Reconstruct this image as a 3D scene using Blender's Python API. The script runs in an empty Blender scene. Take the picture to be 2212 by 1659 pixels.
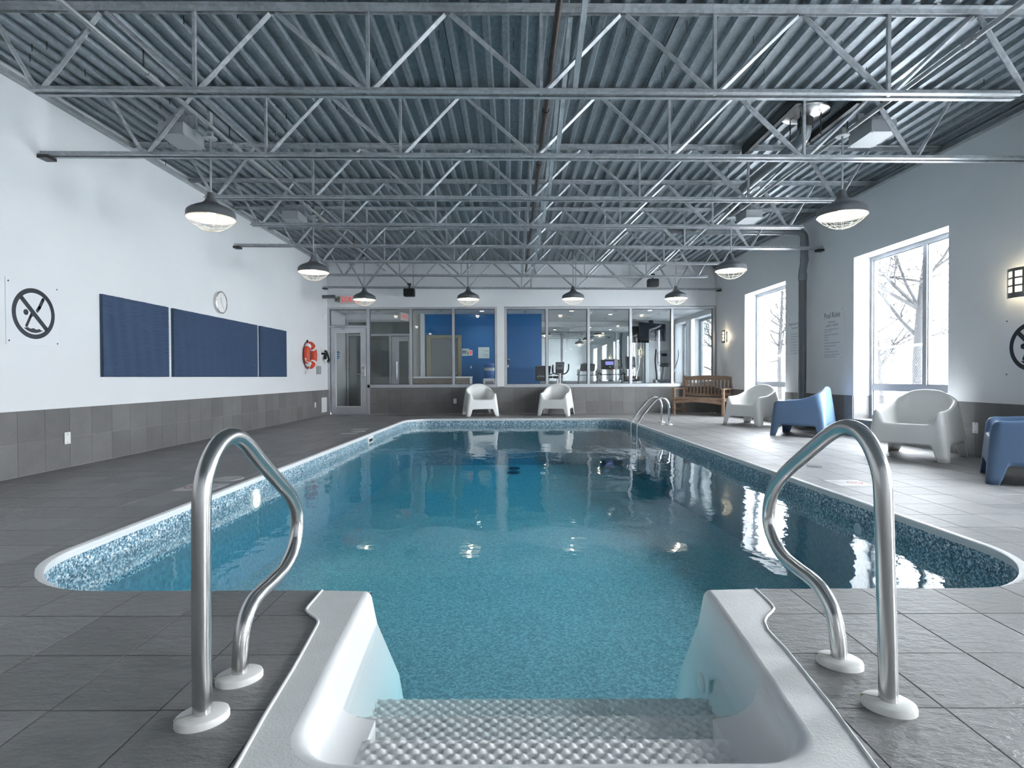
import bpy, bmesh, math, random
from mathutils import Vector, Matrix
from mathutils.geometry import delaunay_2d_cdt
random.seed(7)
SC = bpy.context.scene
COL = SC.collection
PI = math.pi

# ------------------------------------------------------------------ camera, sky, lamps of the place, exposure
CAM_H = 0.9125
FPX = 1211.2
def camera_axes(yaw=.0012, pitch=-.0129, roll=-.0038):
    cy, sy = math.cos(yaw), math.sin(yaw)
    fw = Vector((-sy, cy, 0)); rt = Vector((cy, sy, 0)); up = Vector((0, 0, 1))
    cp, sp = math.cos(pitch), math.sin(pitch)
    fw, up = fw*cp+up*sp, up*cp-fw*sp
    cr, sr = math.cos(roll), math.sin(roll)
    rt, up = rt*cr+up*sr, up*cr-rt*sr
    return rt, up, fw
RT, UP, FW = camera_axes()
cam = bpy.data.cameras.new('camera')
cam.sensor_fit = 'HORIZONTAL'; cam.sensor_width = 36; cam.lens = FPX/2212*36
cam.clip_start = .02; cam.clip_end = 200
camo = bpy.data.objects.new('camera', cam); COL.objects.link(camo)
M = Matrix((RT, UP, -FW)).transposed().to_4x4(); M.translation = (0, 0, CAM_H)
camo.matrix_world = M
SC.camera = camo

SKY = 30.0
wd = bpy.data.worlds.new('overcast sky'); SC.world = wd; wd.use_nodes = True
bg = wd.node_tree.nodes['Background']
bg.inputs[0].default_value = (.92, .96, 1.0, 1); bg.inputs[1].default_value = SKY

def RX(y):                                   # inner face of the right-hand wall (it runs very slightly askew)
    return 5.17-.0171*(y-6.3)
WIN = [(6.66, 8.45), (10.49, 12.25), (2.66, 4.45), (-1.35, .45)]     # pool room windows along the right wall; last two unseen, added for daylight
GWIN = [(14.15, 15.75), (16.2, 17.2)]                               # windows of the fitness room
for (a, b) in WIN+GWIN:                      # sampling portals in the modelled window openings
    l = bpy.data.lights.new('window_portal', 'AREA'); l.shape = 'RECTANGLE'
    l.size = b-a; l.size_y = 2.4; l.cycles.is_portal = True
    o = bpy.data.objects.new('window_portal', l); COL.objects.link(o)
    o.matrix_world = Matrix.Translation((RX((a+b)/2)+.34, (a+b)/2, 1.47)) @ Matrix(((0, 0, 1, 0), (1, 0, 0, 0), (0, 1, 0, 0), (0, 0, 0, 1)))

PENDANT_W = 1.6
SC.view_settings.view_transform = 'Standard'; SC.view_settings.look = 'None'
SC.view_settings.gamma = 1; SC.view_settings.use_curve_mapping = False
SC.view_settings.exposure = 0.22
cy = SC.cycles
cy.caustics_reflective = True; cy.caustics_refractive = False; cy.blur_glossy = 1.0
cy.adaptive_threshold = .015
cy.max_bounces = 12; cy.diffuse_bounces = 5; cy.glossy_bounces = 4; cy.transparent_max_bounces = 24; cy.transmission_bounces = 6
cy.sample_clamp_indirect = 150.0

# ------------------------------------------------------------------ materials
MATS = {}
def nt(name):
    m = bpy.data.materials.new(name); m.use_nodes = True
    t = m.node_tree; t.nodes.clear()
    out = t.nodes.new('ShaderNodeOutputMaterial')
    MATS[name] = m
    return m, t, out
def N(t, kind, **kw):
    n = t.nodes.new('ShaderNode'+kind)
    for k, v in kw.items():
        if isinstance(k, str) and hasattr(n, k): setattr(n, k, v)
    return n
def L(t, a, b): t.links.new(a, b)
def coords(t, scale=(1, 1, 1), kind='Object'):
    tc = N(t, 'TexCoord'); mp = N(t, 'Mapping'); mp.inputs['Scale'].default_value = scale
    if kind == 'World':
        g = N(t, 'NewGeometry'); L(t, g.outputs['Position'], mp.inputs[0])
    else: L(t, tc.outputs[kind], mp.inputs[0])
    return mp.outputs[0]
def noise(t, vec, scale, detail=3, rough=.55):
    n = N(t, 'TexNoise'); n.inputs['Scale'].default_value = scale; n.inputs['Detail'].default_value = detail
    n.inputs['Roughness'].default_value = rough; L(t, vec, n.inputs['Vector']); return n
def ramp(t, fac, stops):
    r = N(t, 'ValToRGB'); e = r.color_ramp.elements
    while len(e) < len(stops): e.new(.5)
    for el, (p, c) in zip(e, stops): el.position = p; el.color = (*c, 1) if len(c) == 3 else c
    L(t, fac, r.inputs[0]); return r.outputs[0]
def bump(t, height, strength, dist=.01):
    b = N(t, 'Bump'); b.inputs['Strength'].default_value = strength; b.inputs['Distance'].default_value = dist
    L(t, height, b.inputs['Height']); return b.outputs[0]
def mixc(t, fac, a, b, mode='MIX'):
    m = N(t, 'Mix'); m.data_type = 'RGBA'; m.blend_type = mode
    for s, v in ((0, fac), (6, a), (7, b)):
        if hasattr(v, 'is_linked') or hasattr(v, 'links'): L(t, v, m.inputs[s])
        elif isinstance(v, (int, float)): m.inputs[s].default_value = v
        else: m.inputs[s].default_value = (*v, 1)
    return m.outputs[2]
def math_(t, op, a, b=None):
    m = N(t, 'Math'); m.operation = op
    for i, v in enumerate((a, b)):
        if v is None: continue
        if isinstance(v, (int, float)): m.inputs[i].default_value = v
        else: L(t, v, m.inputs[i])
    return m.outputs[0]
def simple(name, col, rough=.5, metal=0, spec=.5, var=0, vscale=8, bmp=0, bscale=60, coat=0, emit=None, estr=0):
    m, t, out = nt(name)
    p = N(t, 'BsdfPrincipled'); L(t, p.outputs[0], out.inputs[0])
    p.inputs['Roughness'].default_value = rough; p.inputs['Metallic'].default_value = metal
    p.inputs['Specular IOR Level'].default_value = spec; p.inputs['Coat Weight'].default_value = coat
    v = coords(t)
    if var:
        n = noise(t, v, vscale)
        c = ramp(t, n.outputs[0], [(.3, tuple(max(0, x*(1-var)) for x in col)), (.7, tuple(min(1, x*(1+var)) for x in col))])
        L(t, c, p.inputs['Base Color'])
    else: p.inputs['Base Color'].default_value = (*col, 1)
    if bmp:
        n2 = noise(t, v, bscale, 4); L(t, bump(t, n2.outputs[0], bmp, .004), p.inputs['Normal'])
    if emit:
        p.inputs['Emission Color'].default_value = (*emit, 1); p.inputs['Emission Strength'].default_value = estr
    return m

wall_white = simple('painted wall', (.735, .745, .76), .62, var=.015, vscale=1.5, bmp=.08, bscale=220)
pillar_white = simple('painted pillar', (.74, .74, .73), .6, var=.01)
gyp_ceiling = simple('white ceiling board', (.82, .82, .83), .7, bmp=.1, bscale=150)
blue_paint = simple('blue painted wall', (.014, .140, .37), .45, var=.04, vscale=1)
beige_paint = simple('beige painted wall', (.60, .59, .55), .6)
grout = simple('grout', (.20, .20, .205), .8, var=.2, vscale=30)
wgrout = simple('wall grout', (.34, .34, .34), .8, var=.2, vscale=8)
alu = simple('satin aluminium', (.56, .57, .60), .38, metal=.75, var=.04)
winframe = simple('window frame', (.33, .35, .38), .4, metal=.2, var=.03)
gasket = simple('black gasket', (.02, .02, .022), .5)
white_plastic = simple('white chair plastic', (.78, .78, .765), .34, bmp=.05, bscale=500)
blue_plastic = simple('blue chair plastic', (.095, .160, .270), .38, bmp=.05, bscale=500)
white_gloss = simple('white plastic', (.80, .80, .79), .35)
ivory = simple('escutcheon plastic', (.76, .745, .71), .36, var=.06, vscale=20)
black = simple('black plastic', (.012, .012, .014), .4)
dark_rubber = simple('black foam', (.018, .018, .02), .6)
grey_metal = simple('grey powder coat', (.135, .145, .155), .42, metal=.2)
grey_box = simple('grey painted box', (.36, .38, .39), .45)
pvc = simple('grey pipe', (.18, .20, .215), .3, var=.05)
pipe_dark = simple('dark pipe', (.11, .12, .13), .35, var=.08)
galv_pipe = simple('galvanised conduit', (.45, .46, .46), .35, metal=.6, var=.08, vscale=20)
brown_pipe = simple('brown sprinkler pipe', (.055, .036, .03), .4, var=.3, vscale=12)
black_steel = simple('black steel', (.035, .036, .038), .45)
sign_white = simple('sign board', (.74, .75, .78), .4)
ink = simple('sign ink', (.018, .024, .035), .4)
ink_grey = simple('grey sign ink', (.06, .065, .08), .5)
red_ink = simple('red sign ink', (.45, .08, .06), .5)
navy_ink = simple('navy ink', (.01, .03, .10), .5)
ring_red = simple('life ring orange', (.64, .065, .028), .45)
rope_m = simple('white rope', (.75, .75, .72), .7)
black_glass = simple('television screen', (.004, .010, .022), .10, spec=.3)
chrome = simple('chrome', (.75, .76, .77), .12, metal=1)
grey_door = simple('grey door', (.24, .245, .255), .45)
khaki = simple('khaki frame', (.34, .32, .23), .5)
counter_white = simple('counter top', (.82, .82, .82), .3)
bark = simple('bark', (.008, .008, .009), .9, var=.4, vscale=20)
snow = simple('snow', (.90, .91, .93), .8)
fence_m = simple('fence wire', (.03, .032, .035), .5, metal=.3)
fence_post = simple('fence post', (.62, .63, .65), .45)
wire_white = simple('lamp guard wire', (.72, .70, .64), .4)
lamp_in = simple('lamp reflector', (.86, .84, .80), .5)
bulb_m = simple('lamp bulb', (1, 1, 1), .5, emit=(1, .88, .70), estr=7)
sconce_glow = simple('sconce diffuser', (.9, .88, .8), .5, emit=(1, .86, .62), estr=3.2)
poollight_m = simple('pool light lens', (.9, .85, .75), .4, emit=(1, .78, .48), estr=2.6)
exit_red = simple('exit letters', (.65, .02, .03), .5, emit=(1, .05, .06), estr=.55)
exit_face = simple('exit face', (.55, .50, .48), .5, emit=(1, .75, .72), estr=.02)
sconce_steel = simple('dark sconce steel', (.16, .165, .17), .35, metal=.6)
down_lit = simple('downlight lens lit', (1, 1, 1), .5, emit=(1, .96, .9), estr=9)
down_dark = simple('downlight dark', (.10, .10, .11), .5)
screen_lit = simple('console screen', (.1, .1, .3), .4, emit=(.25, .27, .62), estr=.9)
water_blue = simple('water bottle', (.05, .18, .50), .12, spec=.7)
pale_sign = simple('pale sign', (.62, .74, .74), .4)
green_ball = simple('green ball', (.03, .12, .07), .5)
cardboard = simple('brown board', (.40, .24, .12), .7)
mat_dark = simple('floor drain steel', (.08, .08, .085), .4, metal=.5)
lit_plate = simple('deck plaque', (.50, .50, .51), .4, var=.06, vscale=10)
lid_m = simple('skimmer lid', (.56, .57, .55), .45)
gym_floor_m = simple('fitness room floor', (.12, .12, .13), .6)
grey_plastic = simple('grey plastic', (.34, .35, .37), .45)

def wood(name, c1, c2, axis=(1.5, 14, 14)):
    m, t, out = nt(name)
    p = N(t, 'BsdfPrincipled'); L(t, p.outputs[0], out.inputs[0]); p.inputs['Roughness'].default_value = .5
    n = noise(t, coords(t, axis), 3.0, 5); n2 = noise(t, coords(t), 60, 2)
    f = math_(t, 'ADD', n.outputs[0], math_(t, 'MULTIPLY', n2.outputs[0], .15))
    L(t, ramp(t, f, [(.38, c1), (.75, c2)]), p.inputs['Base Color'])
    L(t, bump(t, n.outputs[0], .15, .003), p.inputs['Normal'])
    return m
teak = wood('teak', (.150, .088, .055), (.36, .25, .175))
laminate = wood('wood laminate', (.20, .17, .145), (.32, .28, .245), (2, 2, 18))

def tile_mat(name, c1, c2, rough, bs, spec=.5):
    m, t, out = nt(name)
    p = N(t, 'BsdfPrincipled'); L(t, p.outputs[0], out.inputs[0]); p.inputs['Specular IOR Level'].default_value = spec
    w = coords(t, (1, 1, 1), 'World')
    oi = N(t, 'ObjectInfo'); g = N(t, 'NewGeometry')
    rnd = math_(t, 'FRACT', math_(t, 'ADD', oi.outputs['Random'], g.outputs['Random Per Island']))
    n = noise(t, w, 3.2, 5, .6); n2 = noise(t, w, 45, 4, .7)
    f = math_(t, 'ADD', math_(t, 'MULTIPLY', n.outputs[0], .6), math_(t, 'ADD', math_(t, 'MULTIPLY', rnd, .22), math_(t, 'MULTIPLY', n2.outputs[0], .22)))
    L(t, ramp(t, f, [(.32, c1), (.74, c2)]), p.inputs['Base Color'])
    L(t, ramp(t, n.outputs[0], [(.3, (rough-.06,)*3), (.7, (rough+.06,)*3)]), p.inputs['Roughness'])
    vo = noise(t, coords(t, (14, 30, 20), 'World'), 1.0, 5, .62)
    h = math_(t, 'ADD', vo.outputs[0], math_(t, 'MULTIPLY', n2.outputs[0], .25))
    L(t, bump(t, h, bs, .009), p.inputs['Normal'])
    return m
floor_tile_m = tile_mat('slate floor tile', (.150, .149, .150), (.270, .267, .268), .41, .9, .8)
wall_tile_m = tile_mat('grey wall tile', (.125, .122, .120), (.205, .200, .197), .50, .12)

def galv(name, base, rough=.42, metal=.55, vs=55):
    m, t, out = nt(name)
    p = N(t, 'BsdfPrincipled'); L(t, p.outputs[0], out.inputs[0])
    p.inputs['Metallic'].default_value = metal; p.inputs['Roughness'].default_value = rough
    v = coords(t, (1, .45, 1), 'World')
    vo = N(t, 'TexVoronoi'); vo.inputs['Scale'].default_value = vs; L(t, v, vo.inputs['Vector'])
    n = noise(t, coords(t, (1, .3, 1), 'World'), 5, 5)
    sep = N(t, 'SeparateColor'); L(t, vo.outputs['Color'], sep.inputs[0])
    f = math_(t, 'ADD', math_(t, 'MULTIPLY', sep.outputs[0], .40), math_(t, 'MULTIPLY', n.outputs[0], .6))
    L(t, ramp(t, f, [(.22, tuple(x*.80 for x in base)), (.52, base), (.85, tuple(min(1, x*1.28) for x in base))]), p.inputs['Base Color'])
    L(t, bump(t, n.outputs[0], .08, .004), p.inputs['Normal'])
    return m
deck_m = galv('galvanised deck', (.235, .27, .295), .38, .35)
joist_m = galv('galvanised joist', (.40, .425, .445), .42, .28, 30)
steel_brushed, t, out = nt('brushed stainless')
p = N(t, 'BsdfPrincipled'); L(t, p.outputs[0], out.inputs[0])
p.inputs['Metallic'].default_value = 1; p.inputs['Base Color'].default_value = (.61, .60, .59, 1)
p.inputs['Roughness'].default_value = .25

fib, t, out = nt('white moulded fibreglass')
p = N(t, 'BsdfPrincipled'); L(t, p.outputs[0], out.inputs[0])
w = coords(t, (1, 1, 1), 'World'); n = noise(t, w, 130, 3, .5); n2 = noise(t, w, 5, 4)
L(t, ramp(t, n2.outputs[0], [(.3, (.71, .705, .69)), (.7, (.80, .80, .79))]), p.inputs['Base Color'])
p.inputs['Roughness'].default_value = .36
L(t, bump(t, n.outputs[0], .35, .003), p.inputs['Normal'])
fib_smooth = simple('white gelcoat', (.76, .76, .755), .3)

liner, t, out = nt('pebble print pool liner')
p = N(t, 'BsdfPrincipled'); L(t, p.outputs[0], out.inputs[0]); p.inputs['Roughness'].default_value = .4
w = coords(t, (1, 1, 1), 'World')
vo = N(t, 'TexVoronoi'); vo.inputs['Scale'].default_value = 95; L(t, w, vo.inputs['Vector'])
sep = N(t, 'SeparateColor'); L(t, vo.outputs['Color'], sep.inputs[0])
n = noise(t, w, 38, 2)
f = math_(t, 'ADD', math_(t, 'MULTIPLY', sep.outputs[0], .8), math_(t, 'MULTIPLY', n.outputs[0], .3))
L(t, ramp(t, f, [(.14, (.035, .07, .10)), (.44, (.12, .24, .32)), (.70, (.30, .46, .55)), (.92, (.84, .87, .88))]), p.inputs['Base Color'])
floor_liner, t, out = nt('pool floor liner')
p = N(t, 'BsdfPrincipled'); L(t, p.outputs[0], out.inputs[0]); p.inputs['Roughness'].default_value = .6
w = coords(t, (1, 1, 1), 'World')
vo = N(t, 'TexVoronoi'); vo.inputs['Scale'].default_value = 82; L(t, w, vo.inputs['Vector'])
sep = N(t, 'SeparateColor'); L(t, vo.outputs['Color'], sep.inputs[0])
n = noise(t, w, 34, 3)
f = math_(t, 'ADD', math_(t, 'MULTIPLY', sep.outputs[0], .7), math_(t, 'MULTIPLY', n.outputs[0], .4))
L(t, ramp(t, f, [(.2, (.38, .40, .44)), (.5, (.50, .525, .57)), (.85, (.74, .765, .79))]), p.inputs['Base Color'])

lower_liner = simple('lower pool liner', (.18, .29, .35), .5, var=.25, vscale=30)
coping_m = simple('white coping', (.74, .74, .735), .38, var=.04, vscale=6)

def thin_fresnel(t, ior):
    fr = N(t, 'Fresnel'); g = N(t, 'NewGeometry')       # same reflectance from both sides of a sheet that does not bend light
    L(t, math_(t, 'ADD', math_(t, 'MULTIPLY', g.outputs['Backfacing'], 1/ior-ior), ior), fr.inputs[0])
    return fr
def glass_mat(name, tint, f0=.05, rough=0.0):
    m, t, out = nt(name)
    tr = N(t, 'BsdfTransparent'); tr.inputs[0].default_value = (*tint, 1)
    gl = N(t, 'BsdfGlossy'); gl.inputs['Roughness'].default_value = rough
    fr = thin_fresnel(t, 1.42)
    mx = N(t, 'MixShader'); L(t, fr.outputs[0], mx.inputs[0]); L(t, tr.outputs[0], mx.inputs[1]); L(t, gl.outputs[0], mx.inputs[2])
    L(t, mx.outputs[0], out.inputs[0]); return m
win_glass = glass_mat('window glass', (.97, .98, .98))
gym_glass = glass_mat('dimmed window glass', (.40, .42, .43))  # tint added to cut the daylight entering the fitness room
part_glass = glass_mat('partition glass', (.94, .955, .955))
mirror_m = simple('mirror glass', (.83, .86, .85), .0, metal=1)

water_m, t, out = nt('pool water')
w = coords(t, (1, 1, 1), 'World')
na = noise(t, coords(t, (1.0, .55, 1), 'World'), 2.4, 2, .45)
nb = noise(t, w, 8.0, 2, .5)
sx = N(t, 'SeparateXYZ'); g = N(t, 'NewGeometry'); L(t, g.outputs['Position'], sx.inputs[0])
# livelier patch where the return jet stirs the surface near (1.9, 4.3)
dx = math_(t, 'MULTIPLY', math_(t, 'SUBTRACT', sx.outputs[0], 1.85), .9); dy = math_(t, 'MULTIPLY', math_(t, 'SUBTRACT', sx.outputs[1], 4.2), .8)
d2 = math_(t, 'ADD', math_(t, 'MULTIPLY', dx, dx), math_(t, 'MULTIPLY', dy, dy))
jet = math_(t, 'POWER', 2.718, math_(t, 'MULTIPLY', d2, -1.6))
ncz = noise(t, w, 26, 2, .5)
h = math_(t, 'ADD', math_(t, 'ADD', na.outputs[0], math_(t, 'MULTIPLY', nb.outputs[0], .11)), math_(t, 'MULTIPLY', math_(t, 'MULTIPLY', ncz.outputs[0], .10), jet))
bm_ = bump(t, h, .25, .035)
tr = N(t, 'BsdfTransparent'); gl = N(t, 'BsdfGlossy'); gl.inputs['Roughness'].default_value = .015
fr = thin_fresnel(t, 1.333)
L(t, bm_, fr.inputs['Normal']); L(t, bm_, gl.inputs['Normal'])
mx = N(t, 'MixShader'); L(t, fr.outputs[0], mx.inputs[0]); L(t, tr.outputs[0], mx.inputs[1]); L(t, gl.outputs[0], mx.inputs[2])
L(t, mx.outputs[0], out.inputs[0])
va = N(t, 'VolumeAbsorption'); va.inputs['Color'].default_value = (.22, .85, .93, 1); va.inputs['Density'].default_value = .48
L(t, va.outputs[0], out.inputs['Volume'])

# ------------------------------------------------------------------ mesh helpers
class MB:
    def __init__(s): s.v = []; s.f = []
    def add(s, vs, fs):
        k = len(s.v); s.v += [tuple(x) for x in vs]; s.f += [tuple(i+k for i in f) for f in fs]; return s
    def box(s, a, b):
        x0, y0, z0 = [min(p, q) for p, q in zip(a, b)]; x1, y1, z1 = [max(p, q) for p, q in zip(a, b)]
        return s.add([(x0, y0, z0), (x1, y0, z0), (x1, y1, z0), (x0, y1, z0), (x0, y0, z1), (x1, y0, z1), (x1, y1, z1), (x0, y1, z1)],
                     [(0, 3, 2, 1), (4, 5, 6, 7), (0, 1, 5, 4), (1, 2, 6, 5), (2, 3, 7, 6), (3, 0, 4, 7)])
    def bevbox(s, a, b, r=.004):
        x0, y0, z0 = [min(p, q) for p, q in zip(a, b)]; x1, y1, z1 = [max(p, q) for p, q in zip(a, b)]
        bm = bmesh.new(); bmesh.ops.create_cube(bm, size=1)
        for v in bm.verts: v.co = Vector((x0+(v.co.x+.5)*(x1-x0), y0+(v.co.y+.5)*(y1-y0), z0+(v.co.z+.5)*(z1-z0)))
        bmesh.ops.bevel(bm, geom=bm.edges[:], offset=min(r, .45*min(x1-x0, y1-y0, z1-z0)), segments=2, affect='EDGES', profile=.6)
        return s.from_bm(bm)
    def from_bm(s, bm):
        bm.verts.index_update()
        s.add([v.co[:] for v in bm.verts], [[v.index for v in f.verts] for f in bm.faces]); bm.free(); return s
    def wedge(s, quad_bottom, quad_top):
        return s.add(list(quad_bottom)+list(quad_top), [(0, 3, 2, 1), (4, 5, 6, 7), (0, 1, 5, 4), (1, 2, 6, 5), (2, 3, 7, 6), (3, 0, 4, 7)])
    def tube(s, pts, r, n=10, caps=True):
        pts = [Vector(p) for p in pts]; rs = r if isinstance(r, (list, tuple)) else [r]*len(pts)
        t0 = (pts[1]-pts[0]).normalized()
        u = t0.orthogonal().normalized(); k = len(s.v)
        for i, p in enumerate(pts):
            if i == 0: tg = pts[1]-pts[0]
            elif i == len(pts)-1: tg = pts[-1]-pts[-2]
            else: tg = (pts[i+1]-pts[i]).normalized()+(pts[i]-pts[i-1]).normalized()
            tg = tg.normalized() if tg.length > 1e-9 else t0
            u = (u-tg*u.dot(tg)).normalized(); w = tg.cross(u)
            for j in range(n):
                a = 2*PI*j/n; s.v.append(tuple(p+(u*math.cos(a)+w*math.sin(a))*rs[i]))
        for i in range(len(pts)-1):
            for j in range(n):
                a, b = k+i*n+j, k+i*n+(j+1) % n
                s.f.append((a, b, b+n, a+n))
        if caps:
            s.f.append(tuple(k+j for j in reversed(range(n)))); e = k+(len(pts)-1)*n
            s.f.append(tuple(e+j for j in range(n)))
        return s
    def bar(s, p0, p1, w, h, upv=(0, 0, 1)):
        p0, p1 = Vector(p0), Vector(p1); tg = (p1-p0).normalized(); upv = Vector(upv)
        sd = tg.cross(upv); sd = sd.normalized() if sd.length > 1e-6 else tg.orthogonal().normalized(); up2 = sd.cross(tg)
        q = lambda p: [p-sd*w/2-up2*h/2, p+sd*w/2-up2*h/2, p+sd*w/2+up2*h/2, p-sd*w/2+up2*h/2]
        return s.add(q(p0)+q(p1), [(0, 3, 2, 1), (4, 5, 6, 7), (0, 1, 5, 4), (1, 2, 6, 5), (2, 3, 7, 6), (3, 0, 4, 7)])
    def lathe(s, prof, c=(0, 0, 0), n=24, sx=1, sy=1, closed=False):
        k = len(s.v); m = len(prof)
        for r, z in prof:
            for j in range(n):
                a = 2*PI*j/n; s.v.append((c[0]+r*sx*math.cos(a), c[1]+r*sy*math.sin(a), c[2]+z))
        for i in range(m if closed else m-1):
            i2 = (i+1) % m
            for j in range(n):
                s.f.append((k+i*n+j, k+i*n+(j+1) % n, k+i2*n+(j+1) % n, k+i2*n+j))
        return s
    def prism(s, poly, z0, z1):
        n = len(poly)
        return s.add([(x, y, z0) for x, y in poly]+[(x, y, z1) for x, y in poly],
                     [tuple(reversed(range(n))), tuple(range(n, 2*n))]+[(i, (i+1) % n, n+(i+1) % n, n+i) for i in range(n)])
    def extrude(s, poly, origin, ux, uy, un, depth):
        """poly in (ux,uy) plane at origin, thickened along un"""
        o, ux, uy, un = Vector(origin), Vector(ux), Vector(uy), Vector(un); n = len(poly)
        a = [o+ux*x+uy*y for x, y in poly]; b = [p+un*depth for p in a]
        return s.add(a+b, [tuple(reversed(range(n))), tuple(range(n, 2*n))]+[(i, (i+1) % n, n+(i+1) % n, n+i) for i in range(n)])
    def mesh(s, name, mat, smooth=False):
        me = bpy.data.meshes.new(name); me.from_pydata(s.v, [], s.f); me.update()
        if mat: me.materials.append(mat)
        if smooth:
            me.polygons.foreach_set('use_smooth', [True]*len(me.polygons))
            if smooth != True: me.set_sharp_from_angle(angle=math.radians(smooth))
        return me
    def obj(s, name, mat, parent=None, smooth=False, **props):
        o = bpy.data.objects.new(name, s.mesh(name, mat, smooth)); COL.objects.link(o)
        if parent: o.parent = parent
        for k, v in props.items(): o[k] = v
        return o
def tag(o, label, cat, group=None):
    o['label'] = label; o['category'] = cat
    if group: o['group'] = group
    return o
def thing(name, label, cat, loc=(0, 0, 0), rz=0, group=None):
    o = bpy.data.objects.new(name, None); COL.objects.link(o); o.empty_display_size = .1
    o.location = loc; o.rotation_euler = (0, 0, rz)
    return tag(o, label, cat, group)
def struct(name, mb, mat, parent=None, smooth=False):
    o = mb.obj(name, mat, parent, smooth)
    if not parent: o['kind'] = 'structure'
    return o
def copy_tree(o, parent=None):
    kids = list(o.children)
    c = o.copy(); COL.objects.link(c)
    if parent: c.parent = parent
    for ch in kids: copy_tree(ch, c)
    return c
def place(o, loc, rz=0, label=None, group=None):
    o.location = loc; o.rotation_euler = (0, 0, rz)
    if label: o['label'] = label
    if group: o['group'] = group
    return o
def mesh_obj(name, me, parent, loc=(0, 0, 0)):
    o = bpy.data.objects.new(name, me); COL.objects.link(o); o.location = loc
    if parent: o.parent = parent
    return o
def basis(right, up, loc):
    r, u = Vector(right).normalized(), Vector(up).normalized(); n = r.cross(u)
    m = Matrix((r, u, n)).transposed().to_4x4(); m.translation = loc; return m
def text(name, body, size, mat, parent, mtx, align='LEFT', sx=1.0, spacing=1.0, lines=1.0):
    cu = bpy.data.curves.new('lettering', 'FONT'); cu.body = body; cu.size = size; cu.align_x = align
    cu.space_character = spacing; cu.space_line = lines; cu.resolution_u = 2
    to = bpy.data.objects.new('lettering', cu); COL.objects.link(to)
    me = bpy.data.meshes.new_from_object(to.evaluated_get(bpy.context.evaluated_depsgraph_get()))
    bpy.data.objects.remove(to); bpy.data.curves.remove(cu)
    me.materials.clear(); me.materials.append(mat)
    o = bpy.data.objects.new(name, me); COL.objects.link(o); o.parent = parent
    o.matrix_local = mtx @ Matrix.Diagonal((sx, 1, 1, 1)); return o
def in_poly(x, y, poly):
    c = False; n = len(poly)
    for i in range(n):
        x0, y0 = poly[i]; x1, y1 = poly[i-1]
        if (y0 > y) != (y1 > y) and x < (x1-x0)*(y-y0)/(y1-y0)+x0: c = not c
    return c
def cut_poly(tile, cutters):
    """triangles of the tile that stay outside every cutter"""
    vs = []; es = []
    for poly in [tile]+cutters:
        k = len(vs); n = len(poly); vs += [Vector(p) for p in poly]; es += [(k+i, k+(i+1) % n) for i in range(n)]
    r = delaunay_2d_cdt(vs, es, [], 0, 1e-6, False)
    ov, of = r[0], r[2]; keep = []
    for f in of:
        cx = sum(ov[i][0] for i in f)/len(f); cyy = sum(ov[i][1] for i in f)/len(f)
        if in_poly(cx, cyy, tile) and not any(in_poly(cx, cyy, c) for c in cutters): keep.append(f)
    return ov, keep
def slab_from_tris(mb, ov, tris, z0, z1):
    idx = {}; top = []
    def gi(i):
        if i not in idx: idx[i] = len(top); top.append((ov[i][0], ov[i][1]))
        return idx[i]
    T = []
    for f in tris:
        f = [gi(i) for i in f]
        a, b, c = top[f[0]], top[f[1]], top[f[2]]
        if (b[0]-a[0])*(c[1]-a[1])-(b[1]-a[1])*(c[0]-a[0]) < 0: f = f[::-1]
        T.append(f)
    n = len(top); ed = {}
    for f in T:
        for i in range(len(f)): ed[(f[i], f[(i+1) % len(f)])] = 1
    fs = [tuple(i+n for i in f) for f in T]
    for (a, b) in ed:
        if (b, a) not in ed: fs.append((a, b, b+n, a+n))
    mb.add([(x, y, z0) for x, y in top]+[(x, y, z1) for x, y in top], fs)
def arc(cx, cyy, r, a0, a1, n):
    return [(cx+r*math.cos(math.radians(a0+(a1-a0)*i/n)), cyy+r*math.sin(math.radians(a0+(a1-a0)*i/n))) for i in range(n+1)]
def project(p):
    d = Vector(p)-Vector((0, 0, CAM_H)); w = d.dot(FW)
    if w < .05: return None
    return 1106+FPX*d.dot(RT)/w, 829.5-FPX*d.dot(UP)/w

# ------------------------------------------------------------------ pool outline
LW = -4.584; BY = 13.9; NY = -2.6            # left wall, back wall, wall behind the camera
ZW = -.13                                    # water level
TS = .305
def pl(y): return -2.372+.0095*(y-4)         # left and right pool edges (the long sides run very slightly askew)
def pr_(y): return 2.53-.017*(y-4)
PN, PF, PR = 2.392, 12.2, .60
def outline(inset=0.0, n=10):
    a, b = PN+inset, PF-inset; r = PR-inset; pts = []
    pts += arc(pr_(a+r)-inset-r, a+r, r, -90, 0, n)
    pts += arc(pr_(b-r)-inset-r, b-r, r, 0, 90, n)
    pts += arc(pl(b-r)+inset+r, b-r, r, 90, 180, n)
    pts += arc(pl(a+r)+inset+r, a+r, r, 180, 270, n)
    return pts                               # counter-clockwise, starts and ends on the near edge
POOL = outline()
FL_L = [(-.816, 2.43), (-.813, 2.194), (-.808, 2.168), (-.780, 2.137), (-.738, 2.092), (-.722, 2.064), (-.704, 1.9), (-.687, 1.737), (-.669, 1.491), (-.649, 1.299), (-.63, 1.10)]
FL_R = [(1.031, 2.43), (1.024, 2.217), (1.014, 2.169), (.955, 2.104), (.924, 2.056), (.905, 1.985), (.901, 1.84), (.871, 1.529), (.838, 1.293), (.818, 1.10)]
FLANGE = FL_L+FL_R[::-1]                      # outer edge of the stair moulding on the deck

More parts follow.
